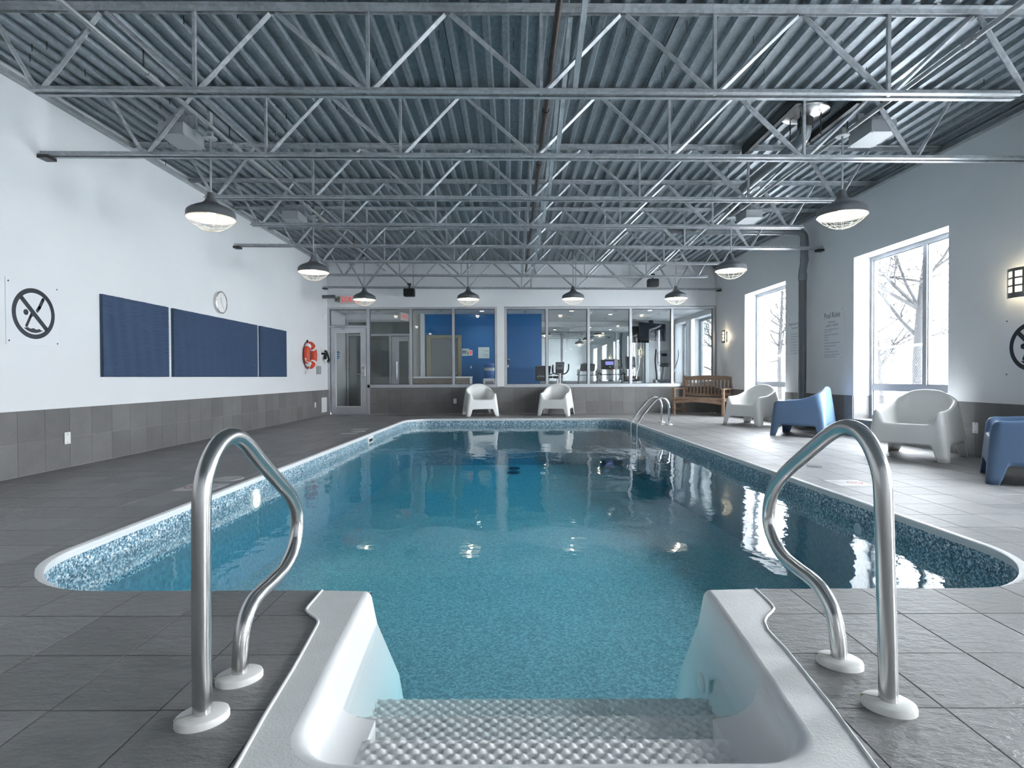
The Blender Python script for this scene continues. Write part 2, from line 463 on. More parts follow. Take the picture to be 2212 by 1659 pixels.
# ------------------------------------------------------------------ floor: grout bed and tiles one by one
mb = MB()
base_ov, base_tr = cut_poly([(LW, NY), (RX(NY)+.02, NY), (RX(BY)+.02, BY), (LW, BY)], [POOL, [(p[0]*.97, p[1]) for p in FLANGE]])
slab_from_tris(mb, base_ov, base_tr, -.12, -.0035)
floor = struct('floor', mb, grout)
G = .0022
def lattice_x():
    left = [-1.5836+TS*i for i in range(-11, 7)]
    right = [1.1805+TS*i for i in range(-3, 16)]
    return left, right
xs_l, xs_r = lattice_x()
xs = [x for x in xs_l if x < .05]+[x for x in xs_r if x > .1]
xs = sorted(set(xs))
xs = [LW-1]+[x for x in xs]+[9]
ys = [2.138+TS*k for k in range(-16, 40)]
cells = []
for i in range(len(xs)-1):
    for j in range(len(ys)-1):
        x0, x1, y0, y1 = xs[i], xs[i+1], ys[j], ys[j+1]
        if y1 < NY or y0 > BY: continue
        cells.append((x0, x1, max(y0, NY), min(y1, BY)))
full_meshes = {}
near, far = [], []
for (x0, x1, y0, y1) in cells:
    rx = min(RX(y0), RX(y1))-.012
    cx0, cx1 = max(x0, LW+.012), min(x1, rx)
    if cx1-cx0 < .02 or y1-y0 < .02: continue
    poly = [(cx0+G, y0+G), (cx1-G, y0+G), (cx1-G, y1-G), (cx0+G, y1-G)]
    mid = ((cx0+cx1)/2, (y0+y1)/2)
    ins = [in_poly(x, y, POOL) for x, y in poly]
    if all(ins): continue
    touch = any(ins) or any(in_poly(x, y, FLANGE) for x, y in poly) or any(cx0-.03 < x < cx1+.03 and y0-.03 < y < y1+.03 for x, y in POOL+FLANGE)
    q = project((mid[0], mid[1], 0)); area = 0
    if q and mid[1] > .8 and -90 < q[0] < 2300 and q[1] < 1760:
        area = (FPX/mid[1])**2*CAM_H/mid[1]*(cx1-cx0)*(y1-y0)
    (near if area else far).append((area, poly, touch))
near.sort(key=lambda a: -a[0])
parts, rest = near[:295], near[295:]+far
cutters = [POOL, [(p[0]+(.004 if p[0] > 0 else -.004), p[1]) for p in FLANGE]]
for area, poly, touch in parts:
    mb = MB()
    if touch:
        ov, tr = cut_poly(poly, cutters)
        if not tr: continue
        slab_from_tris(mb, ov, tr, -.009, 0)
        mb.obj('tile', floor_tile_m, floor)
    else:
        w_, h_ = round(poly[1][0]-poly[0][0], 4), round(poly[2][1]-poly[1][1], 4)
        if (w_, h_) not in full_meshes:
            full_meshes[(w_, h_)] = MB().bevbox((-w_/2, -h_/2, -.009), (w_/2, h_/2, 0), .0018).mesh('tile', floor_tile_m)
        dz = random.uniform(-.0006, .0004)
        mesh_obj('tile', full_meshes[(w_, h_)], floor, (poly[0][0]+w_/2, poly[0][1]+h_/2, dz))
mb = MB()
for area, poly, touch in rest:
    if touch:
        ov, tr = cut_poly(poly, cutters)
        if tr: slab_from_tris(mb, ov, tr, -.009, 0)
    else: mb.box((poly[0][0], poly[0][1], -.009), (poly[2][0], poly[2][1], 0))
mb.obj('tile_field', floor_tile_m, floor, kind='stuff')

# ------------------------------------------------------------------ walls
ZT = 3.72
HB = .61
def wall_tiles(parent, place_fn, ext, rows, holes=()):
    """tiles on a wall: place_fn(a, z, out) -> point; ext=(a0,a1,first joint)"""
    a0, a1, j = ext
    edges = [a0]; x = j
    while x < a1-.02:
        if x > a0+.02: edges.append(x)
        x += TS
    edges.append(a1)
    for i in range(len(edges)-1):
        for (z0, z1) in rows:
            p, q = edges[i]+.0016, edges[i+1]-.0016
            if any(p < h1 and q > h0 for h0, h1 in holes):
                for h0, h1 in holes:
                    if p < h1 and q > h0:
                        if p < h0-.02: q = h0
                        elif q > h1+.02: p = h1
                        else: p = q
                if q-p < .03: continue
            c = [place_fn(a, z, o) for o in (0, .011) for a, z in ((p, z0+.0016), (q, z0+.0016), (q, z1-.0016), (p, z1-.0016))]
            MB().add(c, [(0, 3, 2, 1), (4, 5, 6, 7), (0, 1, 5, 4), (1, 2, 6, 5), (2, 3, 7, 6), (3, 0, 4, 7)]).obj('tile', wall_tile_m, parent)
R2 = [(0, TS), (TS, 2*TS)]
# left wall
mb = MB().box((LW-.2, NY-.2, -.02), (LW, BY+3.9, ZT+.1))
wall_left = struct('wall_left', mb, wall_white)
MB().box((LW, NY, 0), (LW+.006, BY, HB-.001)).obj('grout_bed', wgrout, wall_left)
wall_tiles(wall_left, lambda a, z, o: (LW+.004+o, a, z), (NY, BY-.01, 5.1598-TS*25), R2)
# wall behind the camera
wall_front = struct('wall_front', MB().box((LW-.2, NY-.2, -.02), (RX(NY)+.4, NY, ZT+.1)), wall_white)
# back wall: above the glazing, the pillar, and the low tiled part
mb = MB()
ZH, ZS = 2.645, .70
mb.box((LW, BY, ZH), (RX(BY)+.1, BY+.14, ZT+.1))
mb.box((-3.545, BY+.012, 0), (RX(BY)+.1, BY+.14, ZS-.045))
wall_back = struct('wall_back', mb, wall_white)
MB().box((-.376, BY-.012, ZS-.03), (-.204, BY+.14, ZH)).obj('pillar', pillar_white, wall_back)
MB().box((-3.545, BY, 0), (RX(BY)-.01, BY+.012, ZS-.046)).obj('grout_bed', wgrout, wall_back)
wall_tiles(wall_back, lambda a, z, o: (a, BY-o, z), (-3.545, RX(BY)-.012, 1.8185-TS*18), [(0, TS), (TS, 2*TS), (2*TS, ZS-.046)])
# right wall with its window openings
WZ0, WZ1 = .26, 2.68
def rquad(mb, y0, y1, z0, z1, o0=0.0, o1=.36):
    mb.wedge([(RX(y0)+o0, y0, z0), (RX(y0)+o1, y0, z0), (RX(y1)+o1, y1, z0), (RX(y1)+o0, y1, z0)],
             [(RX(y0)+o0, y0, z1), (RX(y0)+o1, y0, z1), (RX(y1)+o1, y1, z1), (RX(y1)+o0, y1, z1)])
mb = MB(); YE = 18.0
ops = sorted(WIN)
rquad(mb, NY, BY+.14, -.3, WZ0); rquad(mb, NY, BY+.14, WZ1, ZT+.1)
y = NY
for a, b in ops: rquad(mb, y, a, WZ0, WZ1); y = b
rquad(mb, y, BY+.14, WZ0, WZ1)
wall_right = struct('wall_right', mb, wall_white)
solid = []; y = NY
for a, b in ops: solid.append((y, a)); y = b
solid.append((y, BY))
for k, (a, b) in enumerate(solid):
    mb = MB(); rquad(mb, a, b, 0, HB-.001, -.006, 0); mb.obj('grout_bed', wgrout, wall_right)
    wall_tiles(wall_right, lambda s, z, o: (RX(s)-.004-o, s, z), (a+.001, b-.001, 6.245-TS*30), R2)
for a, b in ops:                              # sill strip below each opening, tiled reveals
    mb = MB(); rquad(mb, a, b, 0, WZ0-.001, -.006, 0); mb.obj('grout_bed', wgrout, wall_right)
    wall_tiles(wall_right, lambda s, z, o: (RX(s)-.004-o, s, z), (a+.001, b-.001, 6.245-TS*30), [(0, WZ0-.004)])
    for yy, sgn in ((b, -1), (a, 1)):
        for z0, z1 in ((WZ0, TS), (TS, HB)):
            x0 = RX(yy)
            MB().box((x0+.001, yy, z0+.0016), (x0+.255, yy+sgn*.008, z1-.0016)).obj('tile', wall_tile_m, wall_right)
# ceiling ledger angles where the deck meets the walls
def deck_z(x): return 3.70-.009*x
mb = MB(); mb.box((LW, NY, deck_z(LW)-.085), (LW+.008, BY, deck_z(LW)-.012)); mb.box((LW, NY, deck_z(LW)-.092), (LW+.07, BY, deck_z(LW)-.085))
struct('trim_1', mb, joist_m)
mb = MB(); rquad(mb, NY, BY, deck_z(5.1)-.085, deck_z(5.1)-.012, -.008, 0); rquad(mb, NY, BY, deck_z(5.1)-.092, deck_z(5.1)-.085, -.07, 0)
struct('trim_2', mb, joist_m)

# ------------------------------------------------------------------ windows
def window(n, y0, y1, z0=WZ0, z1=WZ1, split=None, mid=.74, pane=win_glass):
    o0, o1 = .245, .315
    w_ = None
    fr_ = MB(); t_ = .055
    rquad(fr_, y0, y1, z0, z0+t_, o0, o1); rquad(fr_, y0, y1, z1-t_, z1, o0, o1)
    rquad(fr_, y0, y0+t_, z0+t_, z1-t_, o0, o1); rquad(fr_, y1-t_, y1, z0+t_, z1-t_, o0, o1)
    w_ = struct('window_%d' % n, fr_, winframe)
    sp = split if split else (y0+y1)/2
    mb = MB(); rquad(mb, sp-.035, sp+.035, z0+t_, z1-t_, o0, o1); mb.obj('mullion', winframe, w_)
    for a, b in ((y0+t_, sp-.035), (sp+.035, y1-t_)):
        mb = MB(); rquad(mb, a, b, mid-.04, mid+.04, o0, o1); mb.obj('rail', winframe, w_)
        for c, d in ((z0+t_, mid-.04), (mid+.04, z1-t_)):
            mb = MB(); rquad(mb, a, b, c, d, .277, .283); mb.obj('pane', pane, w_)
            mb = MB()
            rquad(mb, a, a+.014, c, d, .262, .276); rquad(mb, b-.014, b, c, d, .262, .276)
            rquad(mb, a, b, c, c+.014, .262, .276); rquad(mb, a, b, d-.014, d, .262, .276)
            mb.obj('gasket', grey_plastic, w_)
    mb = MB(); rquad(mb, y0, y1, z0-.012, z0+.003, -.012, .25); mb.obj('sill', grey_plastic, w_)
    return w_
for n, (a, b) in enumerate(WIN): window(n+1, a, b, split=a+.70 if n != 1 else a+.42)

# ------------------------------------------------------------------ ceiling: steel deck sheet by sheet
ceiling = struct('ceiling', MB().add([(LW-.2, NY-.2, deck_z(LW)+.06), (5.6, NY-.2, deck_z(5.6)+.06), (5.6, BY+.2, deck_z(5.6)+.06), (LW-.2, BY+.2, deck_z(LW)+.06),
    (LW-.2, NY-.2, deck_z(LW)+.2), (5.6, NY-.2, deck_z(5.6)+.2), (5.6, BY+.2, deck_z(5.6)+.2), (LW-.2, BY+.2, deck_z(LW)+.2)],
    [(0, 3, 2, 1), (4, 5, 6, 7), (0, 1, 5, 4), (1, 2, 6, 5), (2, 3, 7, 6), (3, 0, 4, 7)]), black_steel)
PITCH = .1524
def deck_sheet(x0, nribs, y0, y1):
    prof = []
    for r in range(nribs):
        b = x0+r*PITCH
        prof += [(b, .0), (b+.042, .0), (b+.058, .038), (b+PITCH-.016, .038)]
    prof += [(x0+nribs*PITCH-.006, .006), (x0+nribs*PITCH-.006, .0)]
    pts = [(x, deck_z(x)+z) for x, z in prof if LW-.02 <= x <= 5.3]
    vs, fs = [], []; nseg = 1
    for (yy) in (y0, y1):
        vs += [(x, yy, z) for x, z in pts]
    n = len(pts)
    for i in range(n-1): fs.append((i, i+1, n+i+1, n+i))
    vs += [(x, yy, z+.0025) for yy in (y0, y1) for x, z in pts]
    for i in range(n-1): fs.append((2*n+i, 3*n+i, 3*n+i+1, 2*n+i+1))
    return MB().add(vs, fs)
x = -.53-5*6*PITCH; k = 0
while x < 5.2:
    m_ = deck_sheet(x, 6, NY, BY+.02)
    if len(m_.v) > 8: m_.obj('deck_sheet', deck_m, ceiling)
    x += 6*PITCH; k += 1
mb = MB()
for i in range(150):                          # fastener tips poking down through the deck
    r = random.randrange(-28, 33); xx = -.53+r*PITCH+.09; yy = random.choice((random.uniform(4.3, 13.5), random.uniform(4.3, 8)))
    mb.bar((xx, yy, deck_z(xx)+.036), (xx, yy, deck_z(xx)-.03), .005, .005, (0, 1, 0))
mb.obj('fastener_tip', black_steel, ceiling, kind='stuff')

# ------------------------------------------------------------------ roof joists
JY = [4.265, 5.49, 6.78, 7.99, 9.28, 10.55, 11.94, 13.6]
def chord_z(x): return 3.04-.009*x
TZ = .575
TOPN = [-3.08, -1.8, -.48, .84, 2.18, 3.5]
BOTN = [-3.58, -2.395, -1.085, .225, 1.535, 2.845, 3.92]
def angle_pair(mb, x0, x1, z, up, y=0):
    """two back to back angles running along x with a gap; flat legs at the bottom (up=1) or the top (up=-1)"""
    for s in (-1, 1):
        ya, yb = y+s*.017, y+s*.060
        q = lambda xx, dz: [(xx, dz)]
        for (c0, c1, h0, h1) in ((ya, yb, 0, .005), (ya, ya+s*.005, 0, .042)):
            za = lambda xx, h: z(xx)+up*h
            y0, y1 = min(c0, c1), max(c0, c1); hh = sorted((up*h0, up*h1))
            mb.wedge([(x0, y0, z(x0)+hh[0]), (x1, y0, z(x1)+hh[0]), (x1, y1, z(x1)+hh[0]), (x0, y1, z(x0)+hh[0])],
                     [(x0, y0, z(x0)+hh[1]), (x1, y0, z(x1)+hh[1]), (x1, y1, z(x1)+hh[1]), (x0, y1, z(x0)+hh[1])])
    return mb
def crimped(p0, p1, w=.05):
    """web member: an angle opened flat in the middle and crimped at the ends"""
    p0, p1 = Vector(p0), Vector(p1); tg = (p1-p0).normalized(); n = Vector((0, 1, 0)); sd = tg.cross(n).normalized()
    L_ = (p1-p0).length; mb = MB(); st = [(0, .018), (.14, .020), (.24, w/2), (.76, w/2), (.86, .020), (1, .018)]
    k = 0
    for f, hw in st:
        c = p0+tg*L_*f; d = .020 if hw < .022 else .012
        mb.v += [tuple(c-sd*hw-n*d*.2), tuple(c-n*d), tuple(c+sd*hw-n*d*.2), tuple(c+sd*hw+n*.006), tuple(c+n*(d*.3)), tuple(c-sd*hw+n*.006)]
    for i in range(len(st)-1):
        for j in range(6): mb.f.append((i*6+j, i*6+(j+1) % 6, i*6+6+(j+1) % 6, i*6+6+j))
    e = (len(st)-1)*6
    mb.f += [tuple(reversed(range(6))), tuple(range(e, e+6))]
    return mb
ends = [(-3.62, 3.82), (LW, RX(5.5)), (-3.69, 4.13), (-3.70, 4.12), (LW, RX(9.3)), (-3.50, 4.09), (-4.1, 4.14), (LW, RX(13.5))]
labels = ['roof joist nearest the camera, its top chord crossing the upper edge of the view',
          'roof joist whose bottom chord reaches both walls just above the two large front pendants',
          'roof joist just beyond the two large front pendants, bottom chord stopping short of both walls',
          'roof joist third beyond the front pendants, passing just before the horizontal grey drain pipe',
          'roof joist whose bottom chord runs behind the vertical drain pipe to the right wall',
          'roof joist just beyond the second pair of pendants, ending short of the side walls',
          'roof joist just in front of the row of four pendants near the glazed wall',
          'roof joist closest to the back wall, carrying the left black speaker over the glazed wall']
joists = []
for k, yj in enumerate(JY):
    j = thing('roof_joist', labels[k], 'joist', (0, yj, 0), 0, 'open web roof joists')
    e0, e1 = ends[k]
    angle_pair(MB(), e0, e1, chord_z, 1).obj('bottom_chord', joist_m, j)
    angle_pair(MB(), LW+.01, RX(yj)-.01, lambda xx: chord_z(xx)+TZ+.078, -1).obj('top_chord', joist_m, j)
    tz = lambda xx: chord_z(xx)+TZ+.028
    bz = lambda xx: chord_z(xx)+.03
    crimped((-3.93, 0, tz(-3.93)), (BOTN[0]-.02, 0, bz(-3.6)), .03).obj('diagonal', joist_m, j)
    crimped((4.28, 0, tz(4.28)), (BOTN[-1]+.02, 0, bz(3.9)), .03).obj('diagonal', joist_m, j)
    for i, tx in enumerate(TOPN):
        a, b = BOTN[i], BOTN[i+1]
        wl = .052 if tx < -2 else .036
        wr = .052 if tx > 1.5 else .034
        crimped((a+.03, 0, bz(a)), (tx-.025, 0, tz(tx)), wl).obj('diagonal', joist_m, j)
        crimped((tx+.025, 0, tz(tx)), (b-.03, 0, bz(b)), wr).obj('diagonal', joist_m, j)
    for b in BOTN[1:-1]:
        MB().box((b-.012, -.012, chord_z(b)+.004), (b+.012, .012, chord_z(b)+TZ+.07)).obj('vertical', joist_m, j)
    for s_, xx in ((-1, e0), (1, e1)):        # bearing plates where a chord meets a wall
        if abs(xx) > 4.4:
            MB().box((xx, -.06, chord_z(xx)-.035), (xx-s_*.10, .06, chord_z(xx)-.006)).obj('bearing_plate', black_steel, j)
# crossing braces between neighbouring joists beside the sprinkler pipe
bl = ['first', 'second', 'third', 'fourth', 'fifth', 'sixth', 'seventh']
for k in range(7):
    a, b = JY[k], JY[k+1]; x_ = .46
    t_ = thing('bridging_brace', 'pair of crossing steel braces right of the brown pipe, %s joist bay from the camera' % bl[k], 'brace', (x_, (a+b)/2, 0), 0, 'joist bridging braces')
    h_ = (b-a)/2
    for s_, nm in ((1, 'brace_bar'), (-1, 'brace_bar')):
        MB().bar((.03*s_, -h_*s_+.01, chord_z(x_)+.045), (.03*s_, h_*s_-.01, chord_z(x_)+TZ+.02), .004, .04).obj(nm, joist_m, t_)
        MB().bar((.03*s_+.018, -h_*s_+.01, chord_z(x_)+.03), (.03*s_+.018, h_*s_-.01, chord_z(x_)+TZ+.005), .036, .004).obj(nm, joist_m, t_)
t_ = thing('bridging_brace', 'steel brace dropping to the nearest roof joist at the top of the view', 'brace', (.46, JY[0]-.64, 0), 0, 'joist bridging braces')
MB().bar((0, -.62, chord_z(.46)+TZ), (0, .6, chord_z(.46)+.05), .004, .04).obj('brace_bar', joist_m, t_)
MB().bar((.018, -.62, chord_z(.46)+TZ), (.018, .6, chord_z(.46)+.035), .036, .004).obj('brace_bar', joist_m, t_)

# ------------------------------------------------------------------ pipes under the roof
sp = thing('sprinkler_pipe', 'dark brown sprinkler pipe running under the roof deck towards the back wall', 'pipe', (.325, 8, 3.45))
MB().tube([(0, NY-8, 0), (0, 13.55-8, 0)], .024, 14).obj('pipe_run', brown_pipe, sp, 40)
for yy in (5.42, 6.75, 9.2, 11.9):
    MB().tube([(0, yy-8-.05, 0), (0, yy-8+.05, 0)], .033, 14).obj('coupling', brown_pipe, sp, 40)
    MB().tube([(0, yy-8+.1, .02), (0, yy-8+.1, .24)], .005, 6).obj('hanger_rod', black_steel, sp)
def conduit(x, z, lab, yc):
    o = thing('conduit', lab, 'pipe', (x, 6, z))
    MB().tube([(0, NY-6, 0), (0, 13.8-6, 0)], .021, 12).obj('pipe_run', galv_pipe, o, 40)
    for yy in yc:
        MB().tube([(0, yy-6-.06, 0), (0, yy-6+.06, 0)], .028, 12).obj('coupling', galv_pipe, o, 40)
        MB().tube([(0, yy-6-.1, 0), (0, yy-6-.1, deck_z(x)-z+.03)], .006, 6).obj('hanger_rod', black_steel, o)
conduit(-3.13, 3.535, 'pale conduit running along the left side of the roof deck', (4.9, 6.35, 8.6, 11.2))
conduit(3.569, 3.51, 'pale conduit running along the right side of the roof deck', (4.4, 6.1, 8.7, 11.4))

# grey drain: from the roof bowl back, across and down the right wall
dp = thing('drain_pipe', 'large grey plastic rain drain pipe running under the roof and down the right wall', 'pipe', (3.08, 9.6, 0))
def bend(p, a, b, r, n=6):
    """points rounding the corner at p between directions to a and b"""
    p, a, b = Vector(p), Vector(a), Vector(b); da, db = (a-p).normalized(), (b-p).normalized()
    A, B = p+da*r, p+db*r
    return [tuple((1-t)**2*A+2*t*(1-t)*p+t*t*B) for t in [i/n for i in range(n+1)]]
D = lambda x, y, z: (x-3.08, y-9.6, z)
p_top, p0, p1, p2 = D(3.08, 5.92, 3.66), D(3.08, 5.92, 3.41), D(3.08, 9.6, 3.39), D(4.96, 9.6, 3.37)
rxw = RX(9.6)-.10
MB().tube([p_top]+bend(p0, p_top, p1, .13)+[D(3.08, 9.46, 3.39)], .062, 20).obj('pipe_run', pvc, dp, 40)
MB().tube([D(2.90, 9.6, 3.385), D(4.80, 9.6, 3.37)], .062, 20).obj('pipe_run', pvc, dp, 40)
MB().tube([D(4.80, 9.6, 3.37)]+bend(D(4.985, 9.6, 3.37), D(4.80, 9.6, 3.37), D(4.985, 9.6, 3.1), .14)+[D(4.985, 9.6, 2.98)], .064, 20).obj('elbow', pvc, dp, 40)
MB().tube([D(4.985, 9.6, 2.98), D(4.985, 9.6, 2.86), D(4.955, 9.6, 2.70), D(4.955, 9.6, 2.58)], .063, 20).obj('offset_bend', pvc, dp, 40)
MB().tube([D(4.955, 9.6, 2.60), D(4.955, 9.6, .10)], .062, 20).obj('pipe_run', pipe_dark, dp, 40)
for p, q, in ((D(3.08, 9.3, 3.39), D(3.08, 9.44, 3.39)), (D(3.3, 9.6, 3.382), D(3.42, 9.6, 3.381)), (D(3.62, 9.6, 3.379), D(3.66, 9.6, 3.379)), (D(4.62, 9.6, 3.371), D(4.66, 9.6, 3.371)), (D(4.985, 9.6, 3.20), D(4.985, 9.6, 3.11)), (D(4.985, 9.6, 2.93), D(4.985, 9.6, 2.85)), (D(4.955, 9.6, 2.66), D(4.955, 9.6, 2.54)), (D(4.955, 9.6, .12), D(4.955, 9.6, .01))):
    MB().tube([p, q], .069, 20).obj('coupling', pvc, dp, 40)
MB().tube([D(2.60, 9.6, 3.39), D(2.92, 9.6, 3.387)], .045, 16).obj('branch', pipe_dark, dp, 40)
rd = thing('roof_drain', 'round steel roof drain bowl hung in the deck at the top of the grey pipe', 'drain', (3.08, 5.92, 3.60))
MB().lathe([(.065, .0), (.10, .02), (.19, .045), (.235, .05), (.24, .065), (.0, .07)], n=32).obj('bowl', steel_brushed, rd, 40)
MB().lathe([(.071, -.09), (.076, -.09), (.076, .03), (.071, .03)], n=24, closed=True).obj('clamp', black_steel, rd, 40)
for i in range(4):
    a = PI/4+i*PI/2; MB().tube([(.15*math.cos(a), .15*math.sin(a), .03), (.15*math.cos(a), .15*math.sin(a), -.2)], .006, 6).obj('rod', black_steel, rd)
for s_, lb in ((-1, 'left'), (1, 'right')):
    a = thing('drain_curb_channel', 'black steel channel framing the %s side of the round roof drain' % lb, 'channel', (3.08+s_*.32, 6.1, deck_z(3.1)-.05))
    MB().box((-.004, -.62, -.07), (.004, .66, .04)).obj('web', black_steel, a); MB().box((-.05*s_, -.62, -.07), (.004*s_, .66, -.062)).obj('flange', black_steel, a)

# ------------------------------------------------------------------ swimming pool
pool = thing('swimming_pool', 'long rounded indoor swimming pool with white coping and speckled blue liner', 'pool', (0, 7.3, 0))
PO = Vector((0, 7.3, 0))
def sweep(mb, prof, skip, n=14, near_low=False):
    """prof: list of (inset, z); quads between consecutive insets round the pool, leaving out skip(mid)"""
    rings = []
    for ins, z in prof:
        o = outline(ins, n)
        o = [(x_end, PN+ins) for x_end in (skip[1],)] + o + [(skip[0], PN+ins)]
        sink = lambda y: .022*(1-max(0, min(1, (y-PN-.06)/.25))) if near_low else 0   # along the near edge the tiles run over the coping
        rings.append([(x-PO.x, y-PO.y, z-(sink(y) if z > -.03 else 0)) for x, y in o])
    m = len(rings[0]); k = len(mb.v)
    for r in rings: mb.v += r
    for i in range(len(rings)-1):
        for j in range(m-1):
            mb.f.append((k+i*m+j, k+i*m+j+1, k+(i+1)*m+j+1, k+(i+1)*m+j))
    return mb
sweep(MB(), [(-.004, -.03), (-.004, .002), (.0, .005), (.030, .005), (.036, .001), (.036, -.018), (.028, -.022), (.028, -.04)], (-.80, 1.02), near_low=True).obj('coping', coping_m, pool, 35)
sweep(MB(), [(.026, -.016), (.027, -.30)], (-.615, .835)).obj('liner_border', liner, pool, 40)
sweep(MB(), [(.027, -.30), (.028, -1.75)], (-.615, .835)).obj('liner_wall', lower_liner, pool, 40)
mb = MB(); zs = [(2.2, -.80), (5.5, -.85), (9.0, -1.0), (12.5, -1.0)]
for i, (y, z) in enumerate(zs): mb.v += [(-2.6, y-PO.y, z), (2.75, y-PO.y, z)]
for i in range(3): mb.f.append((2*i, 2*i+1, 2*i+3, 2*i+2))
mb.obj('pool_bottom', floor_liner, pool)
MB().box((-2.8, 2.0-PO.y, -1.95), (2.9, 12.6-PO.y, -1.75)).obj('pool_shell', grout, pool)
for yy in (11.1, 11.6):
    MB().lathe([(0, .02), (.10, .02), (.13, .0), (.0, .0)], (0.02, yy-PO.y, -.985), 24).obj('main_drain', black, pool, 40)
# skimmer mouth, return fittings and the lit lamp in the left wall
X_ = lambda y: pl(y)+.028
sk = MB().box((X_(9.0)-.02, 8.86-PO.y, -.155), (X_(9.0)+.012, 9.16-PO.y, -.03)).obj('skimmer_face', white_gloss, pool)
MB().box((X_(9.0), 8.90-PO.y, -.12), (X_(9.0)+.0135, 9.12-PO.y, -.075)).obj('mouth', black, sk)
def wall_disc(name, x, y, z, r, side, mat, par=None, lip=.012):
    mb = MB(); n = 24; prof = [(0, lip*1.1), (r*.62, lip*1.1), (r*.70, lip), (r*.95, lip*.7), (r, 0)]
    k = len(mb.v)
    for rr, h_ in prof:
        for j in range(n):
            a = 2*PI*j/n; mb.v.append((x+side*h_, y-PO.y+rr*math.cos(a), z+rr*math.sin(a)))
    for i in range(len(prof)-1):
        for j in range(n):
            q = (k+i*n+j, k+i*n+(j+1) % n, k+(i+1)*n+(j+1) % n, k+(i+1)*n+j); mb.f.append(q if side > 0 else q[::-1])
    return mb.obj(name, mat, par or pool, 40)
ring = wall_disc('pool_light_rim', X_(5.06), 5.06, -.195, .105, 1, white_gloss)
wall_disc('lens', X_(5.06)+.006, 5.06, -.195, .07, 1, poollight_m, ring)
wall_disc('return_fitting', pr_(4.05)-.03, 4.05, -.20, .045, -1, white_gloss)
wall_disc('return_fitting', pr_(7.0)-.03, 7.0, -.20, .045, -1, white_gloss)
wl = bpy.data.lights.new('pool_lamp', 'SPOT'); wl.energy = 14; wl.color = (1, .82, .58); wl.spot_size = 2.4; wl.spot_blend = .8; wl.shadow_soft_size = .05
wo = bpy.data.objects.new('pool_lamp', wl); COL.objects.link(wo); wo.parent = pool; wo.location = (X_(5.06)+.03, 5.06-PO.y, -.195); wo.rotation_euler = (0, -PI/2, 0)

# water body
W = outline(.02)
wp = [(.85, PN+.02)]+W+[(-.64, PN+.02), (-.66, 1.17), (.86, 1.17)]
water = MB().prism(wp, -1.85, ZW).obj('water', water_m)
water['kind'] = 'structure'

# ------------------------------------------------------------------ moulded entry stair
st = thing('pool_stair', 'white moulded fibreglass entry steps with textured treads and wide deck flange in the foreground', 'pool steps', (.1, 1.75, 0))
SO = Vector((.1, 1.75, 0))
def well(z, grow=0.0, n=6):
    """inner outline of the stair well at height z: open towards the pool"""
    d = -z
    k = .20*min(d, .13)+.42*max(0, min(d-.13, .25))+.1*max(0, d-.38)
    xl0, xl1 = -.605+k-grow, -.540+k-grow            # left side at the pool and near the camera
    xr0, xr1 = .808-k*.9+grow, .728-k*.9+grow
    yn = 1.318+.10*min(d, .3)-grow; r = .15
    pts = [(xr0, 2.345+.02), (xr0-.003, 2.28), ((xr0+xr1)/2, 1.85)]
    pts += [(x, y) for x, y in arc(xr1-r, yn+r, r, 0, -90, n)]
    pts += [(x, y) for x, y in arc(xl1+r, yn+r, r, 270, 180, n)]
    pts += [((xl0+xl1)/2, 1.85), (xl0+.003, 2.28), (xl0, 2.345+.02)]
    return pts
# deck flange: ring between the outer outline and the rounded rim
def resample(pts, n):
    P = [Vector(p) for p in pts]; ls = [0]
    for a, b in zip(P, P[1:]): ls.append(ls[-1]+(b-a).length)
    out = []
    for i in range(n):
        s = ls[-1]*i/(n-1); j = max(k for k in range(len(ls)) if ls[k] <= s+1e-9); j = min(j, len(P)-2)
        f = (s-ls[j])/max(1e-9, ls[j+1]-ls[j]); out.append(tuple(P[j].lerp(P[j+1], min(1, f))))
    return out
OUT = [(x, y) for x, y in FL_R]; OUT[0] = (1.03, 2.375)
OUTL = [(x, y) for x, y in FL_L]; OUTL[0] = (-.815, 2.375)
ring_out = OUT + [(.0+.1, 1.08)] + OUTL[::-1]
mb = MB()
rim0 = well(0, .028)
# triangulate the flange between outline and rim, closing the ends along the pool edge
loop = ring_out + rim0[::-1]
ov, tr = cut_poly(loop, [])
slab_from_tris(mb, ov, tr, -.055, .006)
mb.v = [(x-SO.x, y-SO.y, z) for x, y, z in mb.v]
mb.obj('deck_flange', fib, st, 40)
# raised lip along the outer edge of the flange
for side in (OUT, OUTL):
    MB().tube([(x-SO.x, y-SO.y, .006) for x, y in resample(side, 60)], .0055, 8).obj('flange_lip', fib_smooth, st, 50)
# rounded rim and inner walls
prof = [(0.006, .028), (.005, .018), (-.001, .008), (-.010, .002), (-.022, 0), (-.06, 0), (-.10, 0), (-.13, 0), (-.18, 0), (-.25, 0), (-.35, 0), (-.5, 0), (-.75, 0), (-1.06, 0)]
mb = MB(); rings = []
for z, g_ in prof:
    rings.append([(x-SO.x, y-SO.y, z) for x, y in well(min(z, 0), g_)])
m = len(rings[0])
for r in rings: mb.v += r
for i in range(len(rings)-1):
    for j in range(m-1): mb.f.append((i*m+j, (i+1)*m+j, (i+1)*m+j+1, i*m+j+1))
iw = mb.obj('inner_wall', fib_smooth, st, 50)
